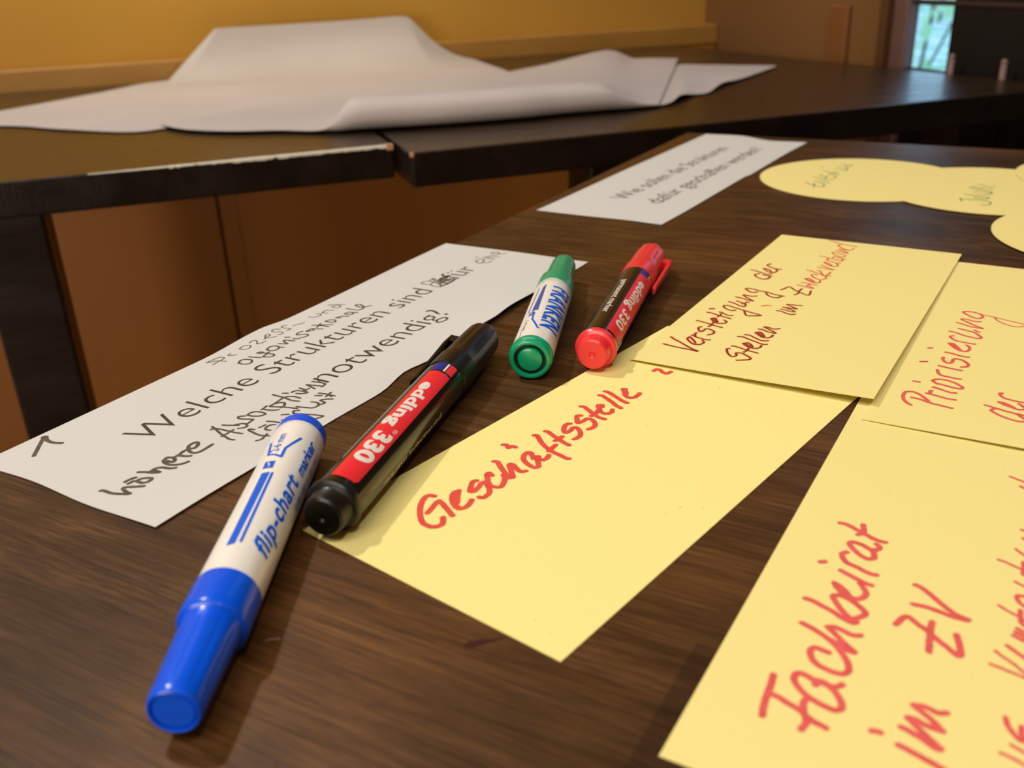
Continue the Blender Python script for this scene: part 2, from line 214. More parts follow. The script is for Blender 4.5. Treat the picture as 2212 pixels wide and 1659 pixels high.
INK = {'G':[(1.95,[[(370,181),(366,167),(353,162),(323,174),(293,196),(267,222),(244,251),(236,274),(239,297),(253,310),(270,311),(296,289)],[(287,233),(319,223),(353,212),(357,220),(342,257),(321,304)],[(440,220),(420,217),(396,232),(375,256),(361,283),(364,297),(381,304),(406,298),(422,291)],[(434,224),(414,238),(385,264)],[(428,222),(404,236),(380,262)],[(413,225),(379,256),(365,289)],[(519,224),(507,219),(478,236),(458,252),(465,261),(489,257),(518,247),(527,254),(509,284),(491,303),(469,311),(452,309),(449,298)],[(574,242),(580,225),(570,224),(551,243),(533,261),(521,283),(525,300),(535,311),(555,305),(584,288),(598,269)],[(649,186),(652,198),(627,237),(606,273),(595,291),(604,303),(628,278),(660,242),(668,250),(653,280),(648,302),(660,311)],[(584,288),(603,289)]]),(1.95,[[(765,252),(762,237),(746,238),(726,248),(711,264),(700,287),(694,309),(697,324),(710,325),(732,304),(754,281)],[(766,243),(753,264),(745,280)],[(740,278),(757,280),(761,285)],[(752,290),(747,304),(753,312),(770,314),(788,306)],[(757,135),(761,145),(750,164)],[(753,162),(765,166),(767,179)],[(873,178),(876,188),(844,232),(826,269),(814,304),(810,336),(805,362),(808,375)],[(811,289),(833,285),(859,281)],[(920,190),(922,199),(910,230),(899,263),(890,291),(885,318)],[(883,261),(900,264),(922,261)],[(1017,224),(1005,217),(981,226),(956,244),(954,255),(969,258),(995,253),(1006,259),(997,279),(977,300),(954,310),(931,307)]]),(1.95,[[(1092,217),(1083,208),(1056,227),(1039,244),(1059,250),(1082,250),(1089,259),(1083,280),(1062,302),(1037,308),(1020,302)],[(1155,173),(1158,186),(1143,219),(1127,251),(1117,283),(1118,303)],[(1112,250),(1133,252),(1166,243),(1188,235)],[(1208,231),(1200,220),(1184,230),(1196,239)],[(1196,222),(1165,251),(1154,270),(1161,287),(1178,292),(1198,282)],[(1274,173),(1275,187),(1253,239),(1234,276),(1228,299)],[(1314,170),(1315,184),(1296,234),(1281,271),(1277,293)],[(1371,213),(1346,237),(1324,257),(1319,279),(1336,290),(1359,289),(1374,286)],[(1376,220),(1342,248)],[(1586,216),(1606,217)],[(1610,227),(1590,259),(1593,273),(1617,275)]])],'F':[(1.7,[[(346,138),(316,142),(278,144),(244,147),(210,153)],[(284,151),(282,166),(272,191),(264,219),(249,241),(241,262),(237,281)],[(301,222),(281,222),(262,229),(245,238),(227,241),(208,237)],[(357,230),(369,224),(378,205),(380,190),(369,181),(351,184),(329,202),(314,223),(304,248),(298,273),(299,289),(313,298),(332,291),(354,274),(368,256),(375,240),(373,226)],[(371,226),(369,243),(369,262),(374,274),(386,282)],[(480,229),(483,212),(484,198),(472,191),(456,193),(436,205),(424,223),(419,246),(418,267),(426,280),(444,284),(465,276),(490,259),(514,238),(528,220),(542,194),(553,169),(560,148)],[(528,225),(509,251),(507,280)],[(573,206),(554,229),(531,254),(510,282)],[(573,206),(581,223),(575,245),(569,266),(577,282)],[(524,239),(508,260)]]),(1.7,[[(661,130),(661,144),(650,172),(640,201),(624,229),(616,254),(623,263)],[(623,254),(652,223),(682,199),(702,188),(712,200),(709,224),(694,250),(670,275),(652,270),(634,255)],[(760,178),(755,190),(739,210),(716,230),(719,247),(736,259),(756,258),(776,246),(787,238)],[(757,180),(743,189),(726,207),(712,229)],[(823,181),(814,201),(802,229),(793,251),(793,264)],[(838,124),(845,134)],[(916,175),(903,166),(880,174),(864,190),(857,216),(846,240),(842,259),(845,266)],[(961,243),(958,228),(971,204),(973,179),(960,173),(941,186),(919,209),(909,231),(921,246),(943,241),(956,232)],[(956,232),(968,248),(983,248),(991,239)],[(1056,127),(1056,144),(1043,172),(1027,203),(1012,234),(1012,258)],[(1018,184),(1037,195),(1075,186)]]),(1.65,[[(273,368),(276,374),(276,384)],[(258,424),(256,432),(248,461),(240,488),(234,506),(227,524)],[(313,420),(310,432),(299,461),(284,490),(286,501)],[(287,501),(308,473),(330,447),(348,427)],[(348,427),(349,444),(341,469),(340,497)],[(341,496),(362,475),(380,449),(391,432)],[(392,432),(398,451),(394,470),(392,484),(400,497)]]),(1.7,[[(659,348),(682,355),(698,362),(701,372),(683,394),(666,420),(644,444),(625,469),(606,492),(614,499),(646,492),(683,481)],[(707,423),(680,424),(635,428),(591,433)],[(844,363),(842,375),(823,399),(798,426),(776,451),(762,472),(756,498)],[(759,372),(762,395),(760,421),(754,448),(751,474),(752,495)]]),(1.0,[[(1551,525),(1545,541),(1534,564),(1518,587)],[(1503,556),(1485,577)],[(1245,578),(1238,594)],[(1200,585),(1187,598)],[(1135,573),(1122,585),(1103,607)],[(1061,537),(1057,555),(1048,573),(1039,598)],[(1077,594),(1049,597),(1017,598),(1012,609)],[(974,584),(967,597),(958,614)]]),(1.3,[[(907,592),(885,600),(869,619)],[(914,595),(919,615)],[(852,605),(800,611),(793,624)],[(773,605),(764,624)],[(741,599),(729,629)],[(757,602),(746,625)],[(695,590),(679,611),(661,636)],[(443,608),(423,612),(404,624),(387,640),(388,655)],[(430,639),(399,643),(391,655)]]),(0.95,[[(850,557),(837,576),(822,605),(811,623)],[(663,567),(650,582),(633,608),(603,640)],[(609,561),(605,587),(600,610),(593,641)],[(365,625),(359,640),(351,657)],[(331,608),(328,628),(317,660)]])],'P':[(1.35,[[(185,128),(200,111),(228,95),(264,88),(295,92),(304,110),(295,133),(274,154),(246,177)],[(252,119),(249,144),(232,182),(224,219),(217,258)],[(312,159),(309,177),(300,207),(293,233),(294,258)],[(310,171),(337,167),(343,172)],[(378,171),(372,188),(359,218),(353,236),(358,250)],[(405,98),(406,116)],[(414,179),(440,159),(460,173),(464,202),(450,233),(428,258),(415,266),(402,259),(403,233),(413,203),(418,179)],[(552,157),(524,164),(504,178),(499,204),(493,234),(495,247)],[(597,156),(591,182),(584,213),(583,237)],[(611,87),(621,106)],[(691,157),(676,156),(649,167),(638,182),(653,194),(680,193),(696,201),(694,220),(676,240),(654,252),(630,250),(619,233)],[(751,156),(747,181),(734,214),(733,242)],[(772,88),(777,98)]]),(1.2,[[(854,151),(833,166),(809,184),(790,202)],[(859,152),(861,166),(833,185),(796,205),(789,219),(804,231),(833,233),(857,224),(864,216)],[(846,164),(797,198)],[(953,155),(943,143),(922,151),(902,170),(894,194),(890,224),(890,244)],[(1003,132),(994,157),(975,190),(966,221),(960,245),(978,257),(1009,239),(1030,220),(1038,196),(1048,173),(1049,161)],[(1056,221),(1042,235),(1042,241)],[(1122,142),(1118,157),(1101,187),(1092,211),(1089,247)],[(1092,249),(1115,216),(1145,181),(1174,152),(1182,168),(1172,193),(1167,209),(1174,230)],[(1239,231),(1267,220),(1281,204),(1291,177),(1282,153),(1271,146),(1246,164),(1217,195),(1211,216),(1233,230)]]),(0.8,[[(1274,211),(1267,243),(1255,276),(1244,308),(1231,347),(1218,386),(1203,410)],[(1260,274),(1223,287),(1193,313),(1172,346),(1170,373),(1192,397),(1218,409)]]),(1.25,[[(291,357),(288,372),(278,396),(269,424),(263,450),(256,494)],[(277,389),(260,380),(249,383),(236,396),(218,420),(206,448),(200,470),(210,499)],[(258,460),(243,474),(222,493)],[(341,394),(322,413),(311,437),(300,460),(313,485)],[(341,396),(336,416),(313,445)],[(338,404),(313,436)],[(352,457),(338,469),(323,480)],[(424,397),(417,389),(392,398),(381,411),(374,430),(370,453),(371,484)]])],'V':[(1.2,[[(207,58),(200,94),(194,141),(192,179),(185,213)],[(295,55),(276,78),(250,119),(220,160),(202,190),(191,216)],[(330,126),(304,125),(279,144),(255,173),(259,189),(272,202),(295,203),(310,190)],[(330,126),(297,156),(269,175)],[(352,127),(338,151),(329,177),(324,201),(330,215)],[(347,144),(372,133),(385,136)],[(463,127),(450,120),(427,127),(404,144),(416,151),(444,153),(451,162),(441,183),(426,199),(401,201),(381,187)],[(528,80),(524,102),(513,137),(499,173),(490,210)],[(476,154),(500,157),(531,155)],[(579,127),(554,145),(535,163),(534,183),(545,202),(568,203),(582,187)],[(580,130),(591,142),(547,169)],[(579,137),(545,164)],[(649,83),(648,102),(632,139),(621,175),(611,205)],[(611,146),(637,149),(655,147)]]),(1.1,[[(674,132),(673,143),(656,166),(648,185),(655,199)],[(699,76),(708,95)],[(729,188),(717,175),(723,151),(746,126),(767,120),(775,136),(764,163),(753,190),(740,222),(725,264),(707,314)],[(736,226),(681,253),(687,277),(695,301),(707,314)],[(827,121),(817,150),(796,181),(790,205),(819,205),(837,180),(853,150)],[(822,187),(832,195),(854,197),(856,207)],[(904,128),(900,158),(885,192),(882,219),(911,183),(945,149),(947,167),(945,190),(958,211)],[(1017,195),(1001,181),(1007,160),(1038,130),(1050,136),(1051,159),(1037,198),(1031,238),(1013,282),(1004,327)],[(1028,233),(992,251),(973,275),(971,304),(999,318)],[(1342,56),(1336,81),(1317,117),(1302,148),(1312,169)],[(1300,113),(1273,99),(1250,109),(1224,137),(1220,164),(1247,179),(1278,172)],[(1284,138),(1280,183)],[(1390,104),(1358,130),(1334,162),(1351,177),(1381,180),(1397,167)],[(1391,106),(1382,135),(1350,159)],[(1483,113),(1449,105),(1425,133),(1409,163),(1408,191)]]),(1.15,[[(269,322),(261,314),(233,325),(207,341),(190,358),(196,370),(215,372),(229,362),(237,367),(240,384),(225,408),(202,434),(187,433),(172,413),(160,391)],[(299,322),(302,336),(290,366),(279,396),(266,441)],[(255,388),(277,393),(303,392)],[(346,353),(361,368),(346,387),(323,402)],[(344,354),(325,374),(312,395),(312,418),(333,431),(355,428)],[(347,364),(323,394)],[(414,308),(419,326),(404,354),(385,394),(369,426),(375,445)],[(446,327),(449,346),(425,381),(408,410),(417,436)],[(487,359),(503,373),(483,392),(459,408)],[(486,361),(466,381),(447,401),(446,422),(464,435),(488,435)],[(489,371),(459,401)],[(535,358),(536,375),(518,405),(512,427),(518,438),(546,403),(570,371),(572,388),(561,416),(576,436)]]),(1.1,[[(795,358),(795,375),(775,409),(771,429),(779,442)],[(822,367),(818,390),(806,416),(811,434)],[(817,431),(842,396),(853,367),(853,386),(853,412),(851,433)],[(854,430),(879,397),(893,373),(901,391),(901,417),(907,438)],[(1091,286),(1116,295),(1148,305),(1147,317),(1119,340),(1095,367),(1079,392),(1062,416),(1074,427),(1132,417)],[(1044,364),(1071,374),(1118,369),(1145,372)]]),(1.1,[[(830,278),(844,294),(849,311)]]),(0.95,[[(1192,334),(1190,354),(1176,384),(1169,420)],[(1176,415),(1194,393),(1201,377),(1224,391)],[(1237,344),(1238,367),(1230,390),(1227,420)],[(1307,340),(1317,356),(1292,381),(1263,399)],[(1303,341),(1280,365),(1260,395),(1263,414),(1283,422),(1305,413)],[(1302,349),(1268,391)]]),(0.95,[[(1388,378),(1390,360),(1376,353),(1340,376),(1320,402),(1322,421),(1353,431)],[(1449,310),(1442,333),(1418,370),(1399,401),(1366,432)],[(1467,358),(1460,373),(1399,403),(1387,419),(1461,427)],[(1393,417),(1397,440)],[(1515,347),(1515,370),(1502,404),(1504,430)],[(1559,353),(1549,369),(1521,401),(1507,429)],[(1616,351),(1582,379),(1560,408),(1560,423),(1591,430),(1619,414)],[(1621,354),(1603,378),(1572,404)],[(1652,357),(1641,383),(1627,415),(1628,432)],[(1717,305),(1713,329),(1692,366),(1679,402),(1668,426),(1704,425),(1728,396),(1733,373),(1710,373)],[(1665,354),(1688,356),(1692,366)],[(1763,424),(1743,412),(1759,382),(1804,345),(1817,358),(1801,391),(1778,423)],[(1716,418),(1710,437)],[(1853,353),(1843,381),(1823,423),(1858,397),(1882,363),(1889,380),(1880,412)],[(1927,430),(1891,419),(1900,387),(1951,340),(1977,346)],[(2039,273),(2017,307),(1993,344),(1980,388),(1969,436)]])],'VK':[(0.55,[[(204,61),(196,97),(191,144),(189,181),(182,216)],[(291,57),(272,80),(246,121),(216,163),(198,192),(187,218)],[(326,128),(300,128),(275,147),(251,175),(255,192),(268,204),(291,206),(306,193)],[(326,128),(294,159),(265,177)],[(348,130),(334,154),(325,179),(320,204),(326,217)],[(343,147),(368,136),(381,138)],[(459,129),(446,122),(423,130),(400,146),(412,153),(440,155),(446,165),(436,185),(422,201),(397,203),(377,189)],[(524,83),(520,104),(509,140),(495,176),(485,213)],[(472,157),(496,160),(527,158)],[(574,129),(550,147),(531,165),(529,186),(541,205),(564,206),(578,190)],[(576,133),(586,145),(543,172)],[(575,140),(541,166)],[(644,85),(644,105),(628,142),(616,178),(607,207)],[(607,148),(632,151),(651,149)]]),(0.55,[[(668,135),(668,146),(651,169),(643,188),(650,202)],[(693,79),(703,98)],[(724,191),(712,178),(718,154),(741,129),(761,123),(769,139),(758,166),(748,193),(734,225),(720,267),(702,317)],[(730,229),(676,256),(681,279),(690,303),(702,317)],[(821,124),(811,153),(790,184),(784,208),(813,208),(831,183),(847,153)],[(817,190),(826,198),(848,200),(850,210)],[(898,132),(894,162),(879,195),(877,222),(905,186),(939,152),(941,170),(939,193),(952,214)],[(1011,198),(995,185),(1001,163),(1032,134),(1044,139),(1045,162),(1031,201),(1025,241),(1007,285),(998,330)],[(1022,236),(986,254),(967,278),(965,307),(993,320)],[(1335,60),(1329,84),(1310,121),(1296,151),(1305,172)],[(1293,116),(1266,103),(1243,113),(1218,141),(1213,168),(1241,183),(1272,175)],[(1277,141),(1273,186)],[(1383,107),(1351,134),(1327,166),(1344,180),(1374,183),(1390,170)],[(1383,109),(1375,138),(1343,162)],[(1475,117),(1442,109),(1418,137),(1402,166),(1401,195)]]),(0.55,[[(265,325),(258,317),(229,327),(204,343),(187,360),(192,372),(212,374),(225,364),(233,369),(236,386),(222,410),(199,435),(184,435),(169,415),(156,393)],[(296,324),(299,338),(287,368),(275,398),(262,443)],[(251,390),(274,395),(300,394)],[(342,356),(357,371),(343,389),(320,404)],[(340,356),(321,376),(309,397),(309,420),(330,433),(351,430)],[(343,366),(320,396)],[(410,310),(415,328),(401,356),(381,396),(366,428),(371,447)],[(442,330),(445,348),(422,383),(405,412),(413,438)],[(484,361),(499,375),(479,394),(455,410)],[(482,363),(462,383),(443,403),(442,424),(460,437),(484,437)],[(485,373),(455,403)],[(531,361),(532,377),(514,407),(509,429),(514,440),(542,405),(566,373),(568,390),(557,418),(572,438)]]),(0.55,[[(791,360),(791,377),(771,411),(767,431),(775,444)],[(818,369),(814,392),(803,418),(807,436)],[(813,433),(838,398),(849,369),(849,388),(849,413),(847,434)],[(850,432),(875,399),(889,375),(897,393),(897,419),(903,440)],[(1086,288),(1112,298),(1144,307),(1142,319),(1114,343),(1091,369),(1075,394),(1058,418),(1070,429),(1127,419)],[(1040,366),(1067,376),(1114,371),(1140,374)]])],'W':[(1.4,[[(68,561),(74,570),(73,605),(83,637),(97,665),(102,637),(111,615),(123,622),(136,645),(151,667)],[(164,621),(163,644),(178,657),(197,652),(196,637),(182,619),(164,616)],[(143,587),(161,588),(179,595)],[(140,607),(158,608)],[(209,573),(219,593),(226,619),(240,639),(240,613)],[(231,607),(252,606),(267,622),(274,651),(285,664)],[(320,579),(333,596),(325,617),(310,623),(307,599)],[(326,581),(305,585),(291,612),(296,641),(310,659),(323,667),(335,670)],[(341,602),(363,600),(384,595),(401,599)],[(353,608),(360,632),(369,645)],[(404,596),(416,611),(437,606),(453,589),(444,579),(420,581),(398,603),(388,631),(398,648),(421,651),(465,648)]]),(1.02,[[(548,555),(562,562),(567,607),(569,645),(574,683)],[(568,540),(553,578),(534,628),(522,675),(525,692)],[(525,632),(552,632),(584,630)],[(594,564),(604,591),(619,621)],[(616,604),(626,613),(639,629),(629,654),(612,653),(599,638)],[(687,585),(673,567),(661,579),(667,604),(679,634),(661,638),(640,641)],[(699,586),(720,585),(735,598),(739,630),(730,644),(712,636),(698,612),(698,590)],[(757,600),(763,619),(770,645),(783,661)],[(761,602),(789,598)],[(794,609),(825,609),(873,604),(890,614),(900,634),(899,666)],[(790,613),(801,641),(811,669),(823,718)],[(815,612),(831,620),(840,640),(823,655),(800,658)],[(877,545),(876,571),(875,608),(869,649),(875,681)],[(904,572),(913,590)],[(925,599),(947,604),(953,638),(952,657),(935,647),(926,623)],[(971,599),(969,630),(985,636)],[(969,617),(957,647)],[(1008,602),(1001,628),(992,658)],[(1008,602),(1015,629),(1022,658)],[(1042,602),(1047,620),(1049,660),(1034,670),(1018,671)],[(1059,623),(1069,637)],[(618,699),(614,681),(605,684),(598,715),(593,750),(604,782)],[(555,769),(574,777),(612,765)],[(682,739),(669,724),(639,731),(639,755)],[(639,703),(664,709)],[(690,692),(697,713),(702,741)],[(720,737),(738,745)],[(756,704),(769,723)],[(813,736),(801,722),(784,737),(793,767),(807,809),(815,850),(797,848),(782,836)],[(834,705),(843,741),(853,769),(880,774),(896,756),(892,729)],[(879,771),(908,781),(918,750),(937,765),(947,785)],[(943,704),(953,726)],[(967,702),(972,732),(973,775)],[(954,747),(992,740)],[(975,739),(963,765)]]),(0.6,[[(998,56),(1037,58),(1069,65),(1073,86),(1059,93),(1030,94),(995,99)],[(999,58),(1014,71),(1028,76),(1039,99),(1048,123)],[(1119,77),(1100,79),(1105,97),(1122,108)],[(1177,70),(1208,63),(1226,75),(1222,95),(1197,106),(1178,92),(1177,70)],[(1250,60),(1276,54),(1283,69),(1265,92),(1255,98),(1267,110),(1297,113)],[(1334,75),(1344,83),(1364,76),(1366,59),(1347,62),(1325,83),(1311,88)],[(1324,90),(1340,103),(1359,115)],[(1439,67),(1425,42),(1404,47),(1399,66),(1414,93),(1410,112),(1391,114),(1381,106)],[(1488,61),(1474,46),(1459,58),(1461,85),(1463,110),(1437,107)],[(1501,90),(1527,102),(1555,110)]]),(1.0,[[(1056,185),(1085,173),(1101,188),(1104,213),(1084,232),(1064,227),(1055,208),(1056,185)],[(1127,176),(1133,201),(1143,230)],[(1175,177),(1190,183),(1191,199),(1177,195),(1175,177)],[(1187,203),(1191,230),(1194,257),(1176,268),(1161,255),(1154,234),(1174,226),(1206,218)],[(1228,186),(1255,178),(1272,196),(1268,219),(1248,229),(1227,224),(1218,204),(1227,184)],[(1269,221),(1275,238)],[(1299,187),(1314,225),(1325,195),(1341,181),(1348,203),(1353,229)],[(1370,160),(1380,176)],[(1372,206),(1383,230)]]),(0.6,[[(1621,76),(1629,103),(1654,114),(1676,108),(1674,80)],[(1692,98),(1700,128)],[(1697,98),(1725,91),(1737,106),(1746,127)],[(1791,52),(1814,83),(1832,123)],[(1784,83),(1775,111),(1793,126),(1812,110),(1804,92),(1784,83)]]),(0.95,[[(1461,180),(1433,177),(1415,189),(1435,212),(1440,234),(1416,240),(1396,226)],[(1469,197),(1505,198),(1497,217),(1466,200)],[(1506,196),(1516,228),(1524,245)],[(1542,170),(1554,196),(1559,251)],[(1530,208),(1575,190)],[(1560,199),(1588,251)],[(1608,189),(1632,198),(1639,224),(1621,239),(1608,221),(1608,189)],[(1665,206),(1676,230)],[(1665,206),(1694,215),(1709,247)],[(1730,206),(1753,211),(1759,235),(1738,244),(1724,215)],[(1755,238),(1772,253)],[(1791,169),(1793,208),(1801,238),(1841,235),(1865,192),(1847,177),(1835,220),(1853,238),(1876,253)]]),(0.7,[[(2701,331),(2737,327),(2751,348),(2735,366),(2702,375),(2680,368),(2701,331)],[(2696,384),(2709,403),(2745,411)],[(2764,289),(2776,306)],[(2773,334),(2780,405)],[(2795,329),(2803,391)],[(2803,346),(2824,351),(2832,370),(2829,405)],[(2871,325),(2898,330),(2903,354),(2882,373),(2863,364),(2872,328)],[(2889,366),(2881,383),(2901,407)],[(2262,276),(2290,276),(2308,296),(2301,318)],[(2258,278),(2256,309),(2265,331),(2304,327),(2293,358),(2270,396)],[(2259,336),(2247,372),(2254,407)],[(2314,292),(2356,292),(2329,327),(2319,380)],[(2352,283),(2313,327),(2300,353)]]),(1.6,[[(2340,332),(2379,326),(2414,328)],[(2315,352),(2362,345),(2396,346)],[(2292,373),(2339,367),(2370,363)],[(2265,396),(2306,406),(2379,403)],[(2353,381),(2386,381),(2393,397)],[(2319,380),(2321,402)]]),(0.4,[[(2410,319),(2445,340)],[(2387,364),(2403,410)]]),(1.5,[[(124,141),(167,103),(201,73),(231,46)],[(232,40),(240,47),(226,71),(220,99),(223,124),(233,146)],[(228,58),(220,86)]])],'C1':[(0.8,[[(6645,2114),(6587,2121),(6543,2137),(6509,2154),(6482,2174),(6538,2209),(6593,2219)],[(6604,2159),(6498,2125)],[(6672,2185),(6620,2203),(6568,2220)],[(6698,2225),(6643,2252),(6585,2257)],[(6802,2212),(6772,2236),(6723,2269),(6677,2316)],[(6866,2281),(6805,2285),(6796,2286)],[(6730,2276),(6824,2319)],[(6986,2350),(6928,2370),(6863,2386)],[(6837,2341),(6788,2370),(6741,2349),(6736,2335)],[(6880,2345),(6898,2388),(6825,2405)],[(6947,2407),(6899,2430)],[(7055,2457),(7023,2484),(6965,2501),(7056,2547)],[(7104,2492),(7088,2524),(7038,2543)],[(7206,2548),(7183,2567),(7119,2557)],[(7100,2556),(7123,2584),(7172,2620)],[(7112,2358),(7107,2386)]])],'C2':[(0.85,[[(6002,2908),(5925,2884)],[(5990,2906),(5965,2940),(5942,2966),(5930,2997),(5887,3035),(5833,3024),(5803,2988),(5814,2958)],[(5994,2993),(5971,3016),(5948,3042),(5984,3090)],[(6103,2979),(6069,3009),(6027,3027),(5996,3057),(5984,3090)],[(6081,3049),(6058,3071),(6061,3125)],[(6158,3062),(6145,3097),(6126,3133),(6083,3150),(6139,3169)],[(6276,3087),(6238,3109),(6186,3131),(6145,3172)],[(6305,3120),(6267,3138),(6228,3166),(6202,3213)],[(6356,3187),(6331,3206),(6281,3214),(6249,3237)],[(6256,3161),(6248,3166)],[(6292,3267),(6284,3273)]])]}
# ---------------------------------------------------------------- the room, laid out in a frame turned 18.4 degrees
TH = math.atan2(.316, .949)
def W(t, n, z=0.0):                       # room frame (along the back wall, towards it) -> world
    return Vector((t * cos(TH) - n * sin(TH), t * sin(TH) + n * cos(TH), z))
def rbox(name, t0, t1, n0, n1, z0, z1, m, parent=None, bev=0.0, seg=2, base=None):
    """a box built about its own base point, turned with the room"""
    tc, nc = (t0 + t1) / 2, (n0 + n1) / 2
    bm = box_bm(t0 - tc, t1 - tc, n0 - nc, n1 - nc, 0, z1 - z0, bev, seg)
    o = bm_obj(name, bm, m, None)
    mw = Matrix.Rotation(TH, 4, 'Z'); mw.translation = W(tc, nc, z0)
    o.matrix_world = mw
    if parent:
        o.parent = parent; o.matrix_parent_inverse = parent.matrix_world.inverted() if parent.matrix_world != Matrix() else Matrix()
    return o
def struct(o): o['kind'] = 'structure'; return o
T2 = .95; NB = 1.648; T0 = -2.6; N0 = -2.6
struct(rbox('floor', T0 - .1, T2 + .12, N0 - .1, NB + .1, -.05, 0, M_floor))
struct(rbox('ceiling', T0 - .1, T2 + .12, N0 - .1, NB + .1, 2.6, 2.65, M_ceil))
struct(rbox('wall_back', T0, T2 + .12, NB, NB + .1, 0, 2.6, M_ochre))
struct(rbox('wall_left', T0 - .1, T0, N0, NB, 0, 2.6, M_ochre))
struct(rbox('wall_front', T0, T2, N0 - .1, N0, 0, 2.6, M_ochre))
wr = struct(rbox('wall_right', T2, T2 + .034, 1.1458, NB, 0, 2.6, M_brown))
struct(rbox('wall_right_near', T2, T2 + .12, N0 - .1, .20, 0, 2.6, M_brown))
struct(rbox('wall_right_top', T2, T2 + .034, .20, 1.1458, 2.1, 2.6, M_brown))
# wainscot below the ledge: single panels with open joints, and the ledge they carry
wn = struct(rbox('trim_1', T0, T2, 1.622, NB, 0, TZ + .020, M_wains))
wn.name = 'trim_1'
bpy.context.view_layer.update()
edges = [.045 - .62 * k for k in range(4, 0, -1)] + [.045, .665, T2 - .002]
for a, b in zip(edges[:-1], edges[1:]):
    rbox('panel', a + .002, b - .002, 1.600, 1.622, .02, TZ - .005, M_wains, wn, .0015)
rbox('batten', .068, .074, 1.5985, 1.600, .02, TZ - .005, M_wains, wn, .001)
struct(rbox('trim_2', T0, T2, 1.600, NB, TZ - .004, TZ + .0295, M_ledge, None, .003, 3))
# right wall: upright batten, the door frame with its glazed strip and the dark leaf beside it
struct(rbox('trim_3', T2 - .008, T2, 1.2312, 1.2763, 0, TZ + 0.0714, M_seamtrim, None, .003, 3))
struct(rbox('trim_4', T2 - .022, T2 + .030, 1.1304, 1.1458, 0, 2.1, M_trimdark, None, .002))
dr = struct(rbox('door_1', T2 - .012, T2 + .008, 1.1016, 1.1304, 0, 2.1, M_frame, None, .003, 3))
bpy.context.view_layer.update()
rbox('crossbar', T2 - .004, T2 + .010, .25, 1.1035, TZ + 0.0757, TZ + 0.0819, M_bar, dr, .0015)
rbox('sill', T2 - .004, T2 + .010, 1.0325, 1.1016, 0, TZ - 0.0039, M_darkleaf, dr, .002)
rbox('pane', T2 + .002, T2 + .005, 1.0325, 1.1016, TZ - 0.0039, TZ + 0.0757, M_glass, dr)
rbox('pane', T2 + .002, T2 + .005, 1.0325, 1.1016, TZ + 0.0819, 2.08, M_glass, dr)
lf = rbox('leaf', T2 - .002, T2 + .030, .25, 1.0325, 0, 2.08, M_darkleaf, dr, .003)
rbox('jamb', T2 - .012, T2 + .03, .20, .25, 0, 2.1, M_frame, dr, .003)
bpy.context.view_layer.update()
rbox('rail', T2 - .008, T2 - .002, .34, 1.04, TZ - 0.1858, TZ - 0.1762, M_frame, lf, .002)

# ground and greenery beyond the glazed strip
gm = noise_mat('meadow', (.20, .42, .20), (.72, .80, .86), (5, 5, 5), .9)
struct(rbox('ground', T2 + .04, 14, -4, 16, -.06, -.01, gm))
def bush(name, t, n, h, rad, count, colour, seed, label):
    rnd = random.Random(seed); root = empty(name, W(t, n, -.01)); setp(root, label, 'bush', 'garden bushes outside the door')
    vs, fs = [], []
    for i in range(count):
        a = rnd.uniform(0, 2 * pi); rr_ = rad * math.sqrt(rnd.random()); z = h * (.06 + .94 * rnd.random())
        rr_ *= (1.05 - .45 * abs(z / h - .4)); c = Vector((rr_ * cos(a), rr_ * sin(a), z))
        s = rnd.uniform(.035, .075)
        q = Matrix.Rotation(rnd.uniform(0, 6.28), 3, 'Z') @ Matrix.Rotation(rnd.uniform(.2, 1.5), 3, 'X')
        k = len(vs)
        for p in ((0, -s, 0), (s * .5, -s * .2, .008), (s * .42, s * .4, .010), (0, s, 0), (-s * .42, s * .4, .010), (-s * .5, -s * .2, .008)):
            vs.append(c + q @ Vector(p))
        fs += [(k, k + 1, k + 2, k + 3), (k, k + 3, k + 4, k + 5)]
    o = mesh_obj('foliage', vs, fs, colour, root); o['kind'] = 'stuff'
    bm = bmesh.new()
    for i in range(7):
        a = i * .9; r0 = Vector((0, 0, 0)); r1 = Vector((.6 * rad * cos(a), .6 * rad * sin(a), h * .8))
        d = (r1 - r0); mt = d.to_track_quat('Z', 'Y').to_matrix().to_4x4(); mt.translation = (r0 + r1) / 2
        bmesh.ops.create_cone(bm, cap_ends=True, segments=6, radius1=.010, radius2=.003, depth=d.length, matrix=mt)
    bm_obj('stem', bm, M_trimdark, root)
lm1 = mat('leaf_light', (.50, .72, .42), .5); lm2 = mat('leaf_mid', (.22, .48, .22), .5)
bush('leafy_bush', 4.6, 5.25, 1.3, .75, 170, lm1, 3, 'pale green leafy bush seen through the narrow glass strip of the door')
bush('leafy_bush', 8.9, 9.9, 3.4, 1.6, 900, lm2, 5, 'darker green bush behind the pale bush outside the door')

